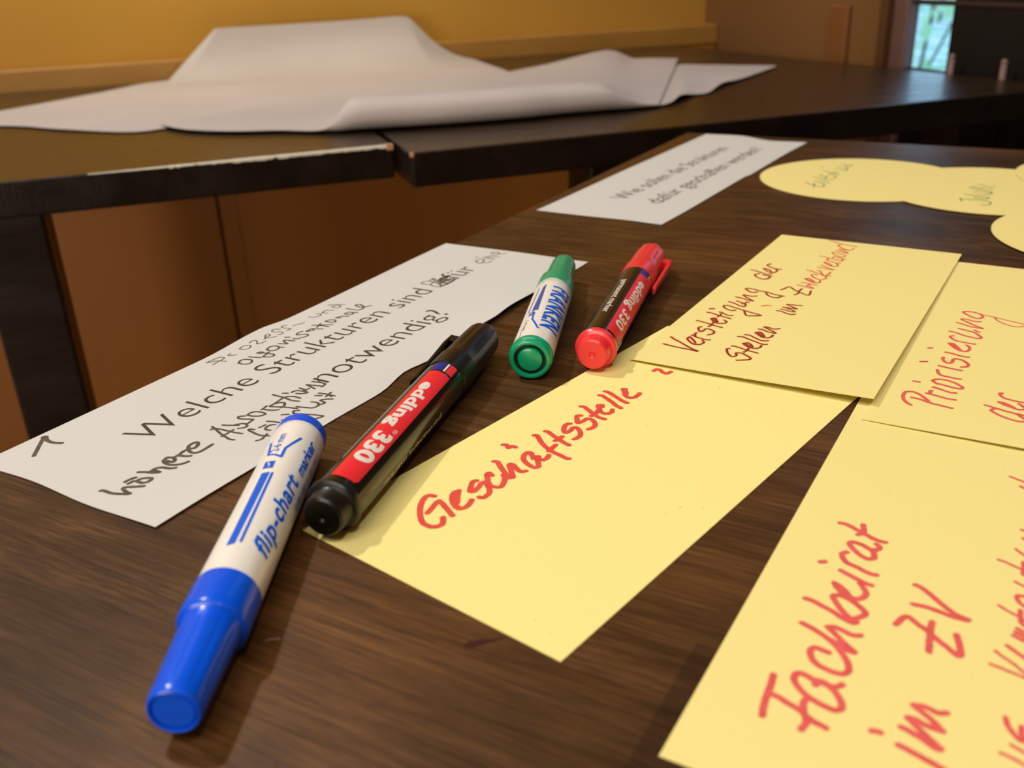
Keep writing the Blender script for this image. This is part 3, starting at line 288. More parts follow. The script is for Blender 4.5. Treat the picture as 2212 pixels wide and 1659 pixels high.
# ---------------------------------------------------------------- the two dark tables along the wall
def dark_table(name, corners, label, legs, chips):
    root = empty(name, (*W(*corners[0]).xy, 0)); setp(root, label, 'table')
    o0 = W(*corners[0])
    P = [W(*c) - o0 for c in corners]                 # near-left, near-right, far-right, far-left
    bm = bmesh.new(); th = .0305
    vb = [bm.verts.new((p.x, p.y, TZ - th)) for p in P]; vt = [bm.verts.new((p.x, p.y, TZ)) for p in P]
    bm.faces.new(vt); bm.faces.new(vb[::-1])
    for i in range(4): j = (i + 1) % 4; bm.faces.new((vb[i], vb[j], vt[j], vt[i]))
    bmesh.ops.recalc_face_normals(bm, faces=bm.faces[:])
    bmesh.ops.bevel(bm, geom=[e for e in bm.edges], offset=.0022, segments=3, affect='EDGES', profile=.5); bm.normal_update()
    for f in bm.faces: f.material_index = 1 if f.normal.z > .9 else 0
    top = bm_obj('tabletop', bm, M_black, root); top.data.materials.append(M_blacktop)
    for (t, n) in legs:
        c = W(t, n) - o0
        b = box_bm(-.029, .029, -.029, .029, 0, TZ - th, .003)
        l = bm_obj('leg', b, M_black, root); l.location = (c.x, c.y, 0); l.rotation_euler.z = TH
    # apron rails below the top, set back out of sight
    (t0, n0), (t1, _), _, (_, n3) = corners[0], corners[1], corners[2], corners[3]
    return root, o0
D1 = [(-1.05, .8728), (.1850, .8728), (.1850, 1.594), (-1.05, 1.594)]
D2 = [(.1893, .8213), (.9350, .8230), (.8500, 1.594), (.1930, 1.594)]
dt1, o1 = dark_table('dark_table', D1, 'dark stained table on the left with a worn front edge', [(-.149, .932), (-.192, 1.20), (-.98, .935), (-.98, 1.50)], None)
dt2, o2 = dark_table('dark_table', D2, 'dark stained table on the right reaching under the door', [(.409, .90), (.545, 1.20), (.86, .90), (.80, 1.50)], None)
# worn arris on the left table: uneven pale sliver, its highlight put into the colour
rnd = random.Random(4); vs, fs = [], []; nE = 150; hv = 0
for i in range(nE + 1):
    t = -.075 + (.184 + .075) * i / nE
    amp = .0019 * min(1, max(.0, (t + .07) / .12)) ** 1.6 + .0001
    hv = .55 * hv + .45 * rnd.random(); hh = amp * (.35 + 1.0 * hv) + (.0008 if rnd.random() > .93 and t < 0 else 0)
    if .010 < t < .014 or .078 < t < .0805: hh *= .35
    for (dn, dz) in ((.0028 * hh / .0019, .00012), (.0010, .00016), (-.00022, -.0008), (-.00022, -.0008 - hh)):
        p = W(t, .8728 + dn, TZ + dz) - o1; vs.append(p)
for i in range(nE):
    for j in range(3): q = i * 4 + j; fs.append((q, q + 4, q + 5, q + 1))
bm = bmesh.new(); me = bpy.data.meshes.new('tmp'); me.from_pydata(vs, [], fs); bm.from_mesh(me); bpy.data.meshes.remove(me)
bmesh.ops.recalc_face_normals(bm, faces=bm.faces[:])
setp(bm_obj('worn_edge_highlight', bm, M_edge, dt1), 'rubbed edge with its highlight painted pale')
b = box_bm(-.006, .0006, -.0006, .004, -.005, .0006, .0006, 1); mt = Matrix.Rotation(TH, 4, 'Z'); mt.translation = W(.1850, .8728, TZ) - o1; b.transform(mt)
bm_obj('chipped_corner', b, M_chip, dt1)
b = box_bm(-.0006, .003, -.0006, .0025, -.004, .0004, .0006, 1); mt = Matrix.Rotation(TH, 4, 'Z'); mt.translation = W(.1893, .8213, TZ) - o2; b.transform(mt)
bm_obj('chipped_corner', b, M_chip, dt2)

# slim uprights behind the right-hand table
for k, (n, lab) in enumerate(((1.0045, 'slim rosy wooden upright behind the dark table, beside the glass strip'),
                              (.9205, 'slim rosy wooden upright behind the dark table, farther from the glass strip'))):
    bm = bmesh.new(); bmesh.ops.create_cone(bm, cap_ends=True, segments=16, radius1=.0042, radius2=.0036, depth=TZ + .0175, matrix=Matrix.Translation((0, 0, (TZ + .0175) / 2)))
    bmesh.ops.create_uvsphere(bm, u_segments=16, v_segments=8, radius=.0041, matrix=Matrix.Translation((0, 0, TZ + .018)))
    o = bm_obj('wooden_upright', bm, M_rod, smooth=True); o.location = W(.932, n, 0); setp(o, lab, 'post')

# ---------------------------------------------------------------- near table (its own frame: X along the grain, Y towards the far edge)
GX = math.atan2(-.5043, .8635)
nt = empty('wooden_table', (.169, .887, 0), GX); setp(nt, 'brown walnut table in front carrying the cards and markers', 'table')
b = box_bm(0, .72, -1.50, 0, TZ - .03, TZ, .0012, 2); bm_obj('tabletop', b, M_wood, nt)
for x in (.07, .65):
    for y in (-.07, -1.43):
        b = box_bm(-.03, .03, -.03, .03, 0, TZ - .03, .003); o = bm_obj('leg', b, M_black, nt); o.location = (x, y, 0)
# knot-like stain and a pale scratch
# ---------------------------------------------------------------- paper sheets on the dark tables
def loft(name, cols, m, parent=None, thick=.00018):
    """cols: list of equally long point rows (world) -> closed thin sheet"""
    o0 = cols[0][0].copy(); o0.z = TZ
    nr, nc = len(cols[0]), len(cols); vs = []; fs = []
    for c in cols: vs += [p - o0 for p in c]
    for i in range(nc - 1):
        for j in range(nr - 1): a = i * nr + j; fs.append((a, a + nr, a + nr + 1, a + 1))
    o = mesh_obj(name, vs, fs, m, parent, True); o.location = o0
    return o
def lerp(a, b, s): return a + (b - a) * s
def interp(cols, per=5):
    """smooth in-between columns"""
    out = []
    for i in range(len(cols) - 1):
        c0, c1, c2, c3 = cols[max(i - 1, 0)], cols[i], cols[i + 1], cols[min(i + 2, len(cols) - 1)]
        for k in range(per):
            s = k / per
            out.append([.5 * ((2 * p1) + (p2 - p0) * s + (2 * p0 - 5 * p1 + 4 * p2 - p3) * s * s + (3 * p1 - p0 - 3 * p2 + p3) * s ** 3) for p0, p1, p2, p3 in zip(c0, c1, c2, c3)])
    out.append(cols[-1]); return out
def wob(p, amp=.0012): return amp * (sin(p.x * 31 + p.y * 17) + sin(p.x * 13 - p.y * 41) + 2) / 4
# sheet A: lies along the back of the tables and curls up the wall
A = [((-.2637, 1.2792), (-.2645, 1.2835)), ((-.1836, 1.2172), (-.2008, 1.3581)), ((-.1525, 1.1903), (-.1524, 1.4109)), ((-.1163, 1.1464), (-.0993, 1.481)), ((-.0405, 1.0824), (-.0395, 1.555))]
FL = [((.0106, 1.580), (.0815, .0711)), ((.0611, 1.570), (.1253, .0713)), ((.1349, 1.5579), (.1873, .0712)), ((.2283, 1.5323), (.258, .0713)), ((.3091, 1.5067), (.316, .0723)), ((.391, 1.5127), (.3716, .0727)), ((.4069, 1.5163), (.3895, .0608)), ((.4281, 1.5244), (.4179, .0327)), ((.4496, 1.5326), (.4514, .0108)), ((.4769, 1.5454), (.4854, .0006))]
cols = []
for f, bk in A:
    F, Bk = W(*f), W(*bk); c = []
    for j in range(24):
        p = lerp(F, Bk, min(1, j / 13)); z = TZ + .0012 + wob(p) + (0 if j < 13 else (j - 13) * 1e-5)
        c.append(Vector((p.x, p.y, z)))
    cols.append(c)
fronts = [(.012, 1.10), (.07, 1.12), (.13, 1.16), (.22, 1.2), (.30, 1.22), (.36, 1.24), (.40, 1.26), (.42, 1.28), (.44, 1.30), (.465, 1.32)]
colsA = cols; cols = []
for (bs, tp), fr in zip(FL, fronts):
    F, Bs, Tp = W(*fr), W(*bs), W(tp[0], 1.586, TZ + tp[1]); c = []
    Bs0 = W(bs[0] - .15 * (tp[0] - bs[0]), bs[1] - .05)
    for j in range(14):
        p = lerp(F, Bs0, j / 13); c.append(Vector((p.x, p.y, TZ + .0012 + wob(p))))
    b0 = c[-1]; ctl = W(lerp(bs[0], tp[0], .25), 1.583, TZ + .003)
    for j in range(1, 11):
        s = j / 10; c.append(b0 * (1 - s) ** 2 + ctl * 2 * s * (1 - s) + Tp * s * s)
    cols.append(c)
e0 = [p.copy() for p in cols[0]]                       # flat neighbour of the first upright column
for j in range(14, 24): e0[j] = e0[13] + (W(FL[0][0][0] - .004, 1.588) - e0[13]) * ((j - 13) / 10); e0[j].z = TZ + .0015
e0 = [p - Vector((.004, 0, 0)) for p in e0]
sheetA = loft('flip_chart_sheet', interp(colsA + [e0], 4) + interp(cols, 4), M_flip)
setp(sheetA, 'large blank paper sheet at the back, its far side curling up against the ochre wall', 'paper')
# sheet B: rolled front edge
BF = [((-.0152, 1.1035), (-.0151, 1.114), 0), ((.0091, 1.0515), (.0525, 1.1528), 0), ((.0522, 1.012), (.1219, 1.218), 0), ((.0954, .9915), (.2037, 1.3031), 0), ((.1300, .9665), (.2611, 1.3429), .0),
      ((.1430, .9560), (.2728, 1.3528), .0035), ((.1530, .9500), (.2850, 1.3544), .0095), ((.1640, .9440), (.3000, 1.345), .0140), ((.1818, .9394), (.321, 1.3229), .0150), ((.2421, .9282), (.3717, 1.2724), .0148), ((.3185, .9221), (.463, 1.3468), .0145),
      ((.3662, .9257), (.5519, 1.4095), .0140), ((.4171, .9247), (.6473, 1.4179), .0130), ((.4380, .9260), (.6800, 1.395), .0085), ((.4600, .9300), (.7003, 1.3812), .0035), ((.4850, .9360), (.7355, 1.3509), .0006)]
cols = []
for (f, bk, r) in BF:
    Bk = W(*bk); c = []
    nf = f[1]; cen = nf + max(r, .0004); zc = max(r, .0004)
    crest = W(f[0] + .004, cen + .9 * r); hb = 0.0
    for j in range(14):                                   # back -> crest
        s = j / 13; p = lerp(Bk, crest, s)
        zz = (2 * zc) * (s ** 2.6) + .0030 + wob(p) * (1 - s)
        if abs(bk[0] - .6473) < .03: zz += .012 * (1 - s) ** 3
        c.append(Vector((p.x, p.y, TZ + zz)))
    for j in range(1, 12):                                # over the crest, down and tucked under
        a = pi / 2 + j / 11 * (pi * 1.15)
        p = W(f[0] + .001 * j, cen + r * cos(a), TZ + .0026 + zc + zc * sin(a) * .98 + .0004)
        c.append(p)
    cols.append(c)
sheetB = loft('flip_chart_sheet', interp(cols, 4), M_flip)
setp(sheetB, 'large blank paper sheet in front with a thick rolled front edge', 'paper')
CC = [((.4104, .9500), (.6093, 1.3028)), ((.4936, .9400), (.6911, 1.2894)), ((.5312, .9674), (.7155, 1.2928)), ((.5636, .9943), (.733, 1.2702)), ((.586, 1.0021), (.7533, 1.2533)), ((.6302, 1.046), (.7702, 1.2315)), ((.6784, 1.0827), (.7899, 1.2151)), ((.791, 1.1768), (.8042, 1.1956))]
lift = [.001, .0015, .006, .0015, .001, .004, .002, .001]
cols = []
for (f, bk), lf_ in zip(CC, lift):
    F, Bk = W(*f), W(*bk); c = []
    for j in range(10):
        s = j / 9; p = lerp(F, Bk, s); c.append(Vector((p.x, p.y, TZ + .0008 + lf_ * (1 - s) ** 2)))
    cols.append(c)
sheetC = loft('flip_chart_sheet', interp(cols, 4), M_flip)
setp(sheetC, 'pointed end of a blank paper sheet lowest on the right of the paper heap', 'paper')

# ---------------------------------------------------------------- cards and writing
def frame_pt(fr, u, w): x, y, t = fr; return (x + u * cos(t) + w * sin(t), y + u * sin(t) - w * cos(t))
def card(name, fr, m, zf, up_edge, low_edge, u0f, u1f, nu=40, nw=10, thick=.00022, label='', cat='card', group=None):
    """rectangular card in its own frame: local x = reading direction, local y = minus w"""
    root = empty(name, (fr[0], fr[1], TZ), fr[2]); setp(root, label, cat, group)
    top = []; 
    for i in range(nu + 1):
        for j in range(nw + 1):
            a, b = i / nu, j / nw
            w = 0; u = u0f(b) + (u1f(b) - u0f(b)) * a
            w = up_edge(u) + (low_edge(u) - up_edge(u)) * b
            top.append((u, -w, zf(u, w)))
    n = len(top); vs = top + [(x, y, z - thick) for x, y, z in top]; fs = []
    nr = nw + 1
    for i in range(nu):
        for j in range(nw):
            a = i * nr + j; fs.append((a, a + 1, a + nr + 1, a + nr)); fs.append((n + a, n + a + nr, n + a + nr + 1, n + a + 1))
    ring = [j for j in range(nr)] + [i * nr + nw for i in range(1, nu + 1)] + [nu * nr + j for j in range(nw - 1, -1, -1)] + [i * nr for i in range(nu - 1, 0, -1)]
    for k in range(len(ring)):
        a, b = ring[k], ring[(k + 1) % len(ring)]; fs.append((a, n + a, n + b, b))
    mesh_obj('sheet', vs, fs, m, root, False)
    return root
def pw(pts):
    def f(x):
        if x <= pts[0][0]: return pts[0][1]
        for (a, ya), (b, yb) in zip(pts[:-1], pts[1:]):
            if x <= b: s = (x - a) / (b - a); s = s * s * (3 - 2 * s); return ya + (yb - ya) * s
        return pts[-1][1]
    return f
def ink(name, root, groups, zf, m, eps=.00007, h=None):
    """marker strokes: all strokes of one hand are merged through a distance field, so each is one clean flat shape"""
    segs = []
    for width, strokes in groups:
        hw = width / 2.0
        for st in strokes:
            P = [Vector((a * .1, b * .1)) for a, b in st]; S = []
            for i in range(len(P) - 1):
                p0, p1, p2, p3 = P[max(i - 1, 0)], P[i], P[i + 1], P[min(i + 2, len(P) - 1)]
                ns = max(2, min(7, int((p2 - p1).length / .8)))
                for q in range(ns):
                    s = q / ns
                    S.append(.5 * ((2 * p1) + (p2 - p0) * s + (2 * p0 - 5 * p1 + 4 * p2 - p3) * s * s + (3 * p1 - p0 - 3 * p2 + p3) * s ** 3))
            S.append(P[-1])
            for i in range(len(S) - 1): segs.append((S[i].x, S[i].y, S[i + 1].x, S[i + 1].y, hw))
    wmin = min(g[0] for g in groups)
    h = h or max(.11, min(.2, wmin / 6))
    x0 = min(min(q[0], q[2]) for q in segs) - 3; y0 = min(min(q[1], q[3]) for q in segs) - 3
    nx = int((max(max(q[0], q[2]) for q in segs) + 3 - x0) / h) + 2; ny = int((max(max(q[1], q[3]) for q in segs) + 3 - y0) / h) + 2
    D = np.full((nx, ny), 9.0, dtype=np.float32)
    for ax, ay, bx, by, hw in segs:
        pad = hw + 2.2 * h
        i0 = max(0, int((min(ax, bx) - pad - x0) / h)); i1 = min(nx, int((max(ax, bx) + pad - x0) / h) + 2)
        j0 = max(0, int((min(ay, by) - pad - y0) / h)); j1 = min(ny, int((max(ay, by) + pad - y0) / h) + 2)
        X = (x0 + h * np.arange(i0, i1))[:, None]; Y = (y0 + h * np.arange(j0, j1))[None, :]
        dx, dy = bx - ax, by - ay; l2 = dx * dx + dy * dy + 1e-9
        t = np.clip(((X - ax) * dx + (Y - ay) * dy) / l2, 0, 1)
        d = np.hypot(X - ax - t * dx, Y - ay - t * dy) - hw
        D[i0:i1, j0:j1] = np.minimum(D[i0:i1, j0:j1], d)
    wobble = .06 * np.sin(np.arange(nx) * h * 2.1)[:, None] * np.sin(np.arange(ny) * h * 1.7)[None, :]
    D = D + wobble
    vs, fs, key = [], [], {}
    def vert(k, u, w):
        if k not in key: key[k] = len(vs); vs.append((u * .001, -w * .001, zf(u * .001, w * .001) + eps))
        return key[k]
    inside = D < 0
    cells = inside[:-1, :-1].astype(int) + inside[1:, :-1] + inside[1:, 1:] + inside[:-1, 1:]
    full = cells == 4
    for i, j in zip(*np.nonzero((cells > 0) & ~full)):
        C4 = ((i, j), (i + 1, j), (i + 1, j + 1), (i, j + 1)); loop = []
        for q in range(4):
            a, b = C4[q], C4[(q + 1) % 4]; da, db = float(D[a]), float(D[b])
            if da < 0: loop.append(vert(a, x0 + h * a[0], y0 + h * a[1]))
            if (da < 0) != (db < 0):
                s = da / (da - db); k = (min(a, b), max(a, b))
                loop.append(vert(k, x0 + h * (a[0] + (b[0] - a[0]) * s), y0 + h * (a[1] + (b[1] - a[1]) * s)))
        if len(loop) >= 3: fs.append(tuple(loop[::-1]))
    for i in range(nx - 1):                       # runs of full cells become one strip each
        j = 0; col = full[i]
        js = np.nonzero(col)[0]
        if not len(js): continue
        st = js[0]; pr = js[0]
        runs = []
        for q in js[1:]:
            if q != pr + 1 or q - st >= 6: runs.append((st, pr + 1)); st = q
            pr = q
        runs.append((st, pr + 1))
        for a, b in runs:
            lo = [vert((i, q), x0 + h * i, y0 + h * q) for q in (a, b)]; hi = [vert((i + 1, q), x0 + h * (i + 1), y0 + h * q) for q in (a, b)]
            fs.append((lo[0], lo[1], hi[1], hi[0]))
    return mesh_obj(name, vs, fs, m, root)
def text2d(body, bold=0.0, shear=0.0, spacing=1.0):
    c = bpy.data.curves.new('t', 'FONT'); c.body = body; c.size = 1; c.offset = bold; c.shear = shear; c.space_character = spacing; c.resolution_u = 4
    c.fill_mode = 'FRONT'
    o = bpy.data.objects.new('t', c); COL.objects.link(o); dg = bpy.context.evaluated_depsgraph_get()
    me = bpy.data.meshes.new_from_object(o.evaluated_get(dg))
    vs = [(v.co.x, v.co.y) for v in me.vertices]; fs = [tuple(p.vertices) for p in me.polygons]
    bpy.data.objects.remove(o); bpy.data.curves.remove(c); bpy.data.meshes.remove(me); return vs, fs
CAP = None
def cap_height():
    global CAP
    if CAP is None: v, _ = text2d('H'); CAP = max(y for _, y in v) - min(y for _, y in v)
    return CAP
def print_line(name, root, body, u0, u1, w_base, cap, zf, m, bold=-.010, spacing=1.0):
    v, f = text2d(body, bold, 0, spacing); x0, x1 = min(x for x, _ in v), max(x for x, _ in v); k = cap / cap_height()
    vs = []
    for x, y in v:
        u = u0 + (x - x0) / (x1 - x0) * (u1 - u0); w = w_base - y * k; vs.append((u, -w, zf(u, w) + .00007))
    return mesh_obj(name, vs, f, m, root)
FR = dict(G=(-.0633, .2398, .862), V=(.0482, .3567, 1.0084), W=(-.1848, .2905, 1.0297), W2=(.0204, .6154, .994), P=(.1210352, .2963392, 1.0079490), F=(.0271981, .1480548, 1.0292067))
CW, CL = .095, .205
def flat(z): return lambda u, w: z
const = lambda c: (lambda *_: c)
zG = flat(.00035)
def words(root, key, parts, zf, m, eps=.00007):
    for idx in parts: ink('handwriting', root, [INK[key][i] for i in idx], zf, m, eps)
g = card('yellow_card', FR['G'], M_yellow, zG, const(0), const(CW), const(0), const(CL), 8, 4, label='yellow card in the middle with one long word in red handwriting')
ink('handwriting', g, INK['G'], zG, M_inkred)
zF = flat(.00032)
f_ = card('yellow_card', FR['F'], M_yellow2, zF, const(0), const(CW + .02), const(0), const(CL), 8, 4, label='nearest yellow card at lower right with three lines in large red handwriting')
words(f_, 'F', ((0, 1), (2,), (3,), (4, 5, 6)), zF, M_inkrose)
def zP(u, w): return .0008 + .0016 * max(0, w / CW) * max(0, 1 - u / CL)
p_ = card('yellow_card', FR['P'], M_yellow2, zP, const(0), const(CW), const(0), const(CL), 16, 10, label='yellow card at the right edge with two lines in thin red handwriting')
words(p_, 'P', ((0, 1, 2), (3,)), zP, M_inkrose)
def zV(u, w): return .0016 + .0021 * max(0, w / CW) ** 1.5 * max(0, 1 - u / CL) ** 1.2
v_ = card('yellow_card', FR['V'], M_yellow2, zV, const(0), const(CW), const(0), const(CL), 20, 12, label='topmost yellow card with two lines in red and black handwriting, overlapping its neighbours')
setp(ink('handwriting', v_, INK['V'], zV, M_inkred), 'red handwriting')
setp(ink('overwriting', v_, INK['VK'], zV, M_inkdark, .00013), 'black strokes over the red writing')
def zW(u, w):
    a = math.exp(-((u - .205) / .045) ** 2) * max(0, (w - .055) / .035) ** 2
    return .0005 + .0022 * a + .0010 * math.exp(-((u - .02) / .03) ** 2) * max(0, w / .09 - .5)
w1 = card('white_card', FR['W'], M_white, zW, pw([(0, .0014), (.0998, .0013), (.1408, -.0025), (.1565, -.0001), (.2938, -.0026)]),
          pw([(0, .0898), (.0764, .0905), (.1074, .0917), (.129, .0882), (.143, .0906), (.1832, .0901), (.1942, .0912), (.2131, .0897), (.2925, .0902)]),
          pw([(0, 0), (.3, .0011), (.68, -.0008), (1, -.0002)]), pw([(0, .2945), (.5, .2950), (1, .2935)]), 60, 16, label='long white card with printed question, overwritten by hand, at the table edge', cat='card')
words(w1, 'W', ((0,), (1,), (2, 4), (3, 5), (6, 7, 8), (9,)), zW, M_inkgrey)
print_line('printed_text', w1, 'Welche Strukturen sind', .0375, .2185, .0408, .0126, zW, M_print)
print_line('printed_text', w1, 'für', .2395, .2600, .0413, .0126, zW, M_print)
print_line('printed_text', w1, 'notwendig?', .1060, .1945, .0668, .0126, zW, M_print)
zW2 = flat(.0006)
w2 = card('white_card', FR['W2'], M_white, zW2, pw([(0, .0002), (.1693, -.0022), (.3034, -.0031)]), pw([(0, .0888), (.0312, .0893), (.1482, .0886), (.15, .0900), (.2433, .0893), (.294, .0905)]),
          pw([(0, 0), (.34, -.0003), (.74, .0009), (1, -.0005)]), pw([(0, .3034), (.3, .3060), (.7, .2905), (1, .2940)]), 40, 12, label='farther white card with two lines of small print only, near the dark table')
print_line('printed_text', w2, 'Wie sollen die Strukturen', .0500, .2470, .0402, .0124, zW2, M_print, -.006)
print_line('printed_text', w2, 'dafür geschaffen werden?', .0480, .2560, .0664, .0124, zW2, M_print, -.006)
# round cards
def disc(name, c, z, label, grp):
    root = empty(name, (c[0], c[1], TZ)); setp(root, label, 'card', None)
    bm = bmesh.new(); bmesh.ops.create_cone(bm, cap_ends=True, segments=96, radius1=.07, radius2=.07, depth=.00025, matrix=Matrix.Translation((0, 0, z)))
    bm_obj('sheet', bm, M_yellow2, root); return root
c1 = disc('round_card', (.2529, .6706), .0004, 'leftmost round yellow card with one word in thin green writing', None)
c2 = disc('round_card', (.3213, .6211), .0008, 'round yellow card in the middle overlapping the left one, one green word', None)
c3 = disc('round_card', (.3390, .4970), .0012, 'lowest round yellow card cut off by the right picture edge', None)
c4 = disc('round_card', (.4214, .6350), .0016, 'round yellow card farthest right, only a sliver of it in view', None)
def shifted(gr, c): return [(w, [[(a - c[1] * 1e4, b - c[0] * 1e4) for a, b in s] for s in ss]) for w, ss in gr]
for cc_, key, cen, z in ((c1, 'C1', (.2529, .6706), .00055), (c2, 'C2', (.3213, .6211), .00095)):
    # strokes are stored as (distance north, distance east) of the world axes
    gr = shifted(INK[key], cen); hold = bpy.data.objects.new('x', None)
    o = ink('handwriting', cc_, gr, flat(z), M_inkgreen); o.rotation_euler.z = pi / 2
bpy.context.view_layer.update()

# ---------------------------------------------------------------- markers (local frame: X = axis pointing away, Z up, right = -Y)
def lathe(name, prof, m, parent, seg=48, flute=None):
    vs, fs = [], []
    for (s, r) in prof:
        for k in range(seg):
            a = 2 * pi * k / seg; rr_ = r
            if flute and flute[0] <= s <= flute[1]: rr_ = r - flute[2] * (.5 + .5 * cos(flute[3] * a)) ** 4
            vs.append((s * .001, -rr_ * .001 * sin(a), rr_ * .001 * cos(a)))
    n = len(prof)
    for i in range(n - 1):
        for k in range(seg):
            a, b = i * seg + k, i * seg + (k + 1) % seg; fs.append((a, b, b + seg, a + seg))
    fs.append(tuple(range(seg - 1, -1, -1))); fs.append(tuple((n - 1) * seg + k for k in range(seg)))
    me = bpy.data.meshes.new(name); me.from_pydata(vs, [], fs)
    me.polygons.foreach_set('use_smooth', [True] * len(me.polygons)); me.materials.append(m)
    me.set_sharp_from_angle(angle=R(28)) if hasattr(me, 'set_sharp_from_angle') else None
    me.update(); o = bpy.data.objects.new(name, me); COL.objects.link(o); o.parent = parent
    return o
def wrap(name, vs2, fs2, Rmm, m, parent, eps=.05, kind=None):
    """flat artwork given as (s mm, phi deg) wrapped round the barrel"""
    bm = bmesh.new(); bv = [bm.verts.new((s, p, 0)) for s, p in vs2]
    for f in fs2:
        try: bm.faces.new([bv[i] for i in f])
        except ValueError: pass
    p0, p1 = min(p for _, p in vs2), max(p for _, p in vs2)
    q = math.ceil(p0 / 5) * 5
    while q < p1:
        bmesh.ops.bisect_plane(bm, geom=bm.verts[:] + bm.edges[:] + bm.faces[:], plane_co=(0, q, 0), plane_no=(0, 1, 0)); q += 5
    rr_ = (Rmm + eps) * .001
    for v in bm.verts:
        s, p = v.co.x, R(v.co.y); v.co = (s * .001, -rr_ * sin(p), rr_ * cos(p))
    bmesh.ops.recalc_face_normals(bm, faces=bm.faces[:])
    for f in bm.faces:
        c = f.calc_center_median(); 
        if f.normal.dot(Vector((0, c.y, c.z))) < 0: f.normal_flip()
    return bm_obj(name, bm, m, parent)
def poly(pts): return pts, [tuple(range(len(pts)))]
def polys(*ps):
    vs, fs = [], []
    for p in ps: k = len(vs); vs += p; fs.append(tuple(range(k, k + len(p))))
    return vs, fs
def line_poly(pts, ws, Rmm):
    """thin polyline as quads in (s, phi)"""
    k = 180 / pi / Rmm; out = []
    for (s0, p0), (s1, p1) in zip(pts[:-1], pts[1:]):
        dx, dy = s1 - s0, (p1 - p0) / k; l = math.hypot(dx, dy); nx, ny = -dy / l * ws / 2, dx / l * ws / 2
        ex, ey = dx / l * ws * .3, dy / l * ws * .3
        out.append([(s0 + nx - ex, p0 + (ny - ey) * k), (s0 - nx - ex, p0 + (-ny - ey) * k), (s1 - nx + ex, p1 + (-ny + ey) * k), (s1 + nx + ex, p1 + (ny + ey) * k)])
    return polys(*out)
def wtext(name, body, s_start, s_end, phi_base, phi_cap, Rmm, m, parent, bold=.0, shear=0.0, eps=.09, spacing=1.0, full=False):
    """text running from s_start to s_end; baseline at phi_base, cap height reaches phi_cap"""
    v, f = text2d(body, bold, shear, spacing); x0, x1 = min(x for x, _ in v), max(x for x, _ in v); ch = cap_height()
    vs = [(s_start + (x - x0) / (x1 - x0) * (s_end - s_start), phi_base + y / ch * (phi_cap - phi_base)) for x, y in v]
    return wrap(name, vs, f, Rmm, m, parent, eps)
def marker_root(name, x, y, th, r, label):
    o = empty(name, (x, y, TZ + r), th); return setp(o, label, 'marker pen')

# blue flip-chart marker
bl = marker_root('marker_pen', -.0731, .2035, R(88.39), .0087, 'white marker with blue cap and blue print, nearest to the camera')
lathe('barrel', [(-6.5, 8.0), (-6.2, 8.45), (0, 8.5), (40, 8.5), (70, 8.5), (74, 8.45), (76.4, 8.35), (76.7, 8.2)], P_white, bl)
lathe('end_plug', [(76.3, 8.0), (76.5, 8.42), (78, 8.45), (81.2, 8.3), (82.0, 7.7), (82.0, 5.2), (81.3, 5.0)], P_blue, bl)
cp = lathe('cap', [(-5.9, 8.45), (-6.1, 8.62), (-9, 8.68), (-17.5, 8.7), (-18.8, 8.6), (-19.5, 8.2), (-19.8, 7.5), (-20.6, 7.25), (-24, 7.1), (-32, 6.75), (-40, 6.4), (-44.2, 6.2), (-45.6, 6.05), (-46.3, 5.75), (-46.5, 5.35), (-46.3, 5.1), (-45.4, 5.0), (-45.3, 4.7)], P_blue, bl, 72, (-43, -21, .22, 10))
lathe('cap_button', [(-45.0, 4.85), (-45.9, 4.8), (-46.2, 4.4), (-46.25, .01)], P_blue, cp, 40)
RB = 8.5
wrap('stripe', *polys([(41.5, -15), (41.8, 1.5), (3.2 + 1.3, 1.6), (3.7, -12.5)]), RB, I_blue, bl)
wrap('stripe', *polys([(41.6, 4.0), (41.7, 9.5), (5.3, 12.7), (5.4, 7.2)]), RB, I_blue, bl)
wtext('lettering', 'flip-chart', 4, 44.2, 65, 32, RB, I_blue, bl, bold=.028, shear=.30, spacing=1.10)
wtext('lettering', 'marker', 47, 67.2, 68, 46, RB, I_blue, bl, bold=.032, shear=.25)
wtext('lettering', '2-6 mm', 54.6, 66.4, -3, -20, RB, I_blue, bl, bold=.008)
wrap('line_width_symbol', *line_poly([(62.5, -33), (53.4, -22), (52.6, -6), (51.2, 8.5), (56.8, 9.0), (65.0, 30.0)], .95, RB), RB, I_blue, bl)
wrap('line_width_symbol', *polys([(48.6, -20), (48.6, 2.0), (44.2, 2.8), (44.2, -19)]), RB, I_blue, bl)
wrap('line_width_symbol', *polys([(48.2, -13), (47.2, -8), (45.9, -6), (44.8, -7), (46.2, -9.5)]), RB, I_white, bl, .09)
bars = []
rnd = random.Random(8); s = 33.5
while s < 66:
    wd = rnd.choice((.35, .5, .8)); bars.append([(s, 79), (s + wd, 79), (s + wd, 97), (s, 97)]); s += wd + rnd.choice((.4, .6, .9))
o = wrap('bar_code', *polys(*bars), RB, I_navy, bl)
bars = [[(q, -49), (q + .8, -49), (q + .4, -56), (q, -56)] for q in [2 + 1.7 * i for i in range(30)]]
wrap('fine_print', *polys(*bars), RB, I_navy, bl)

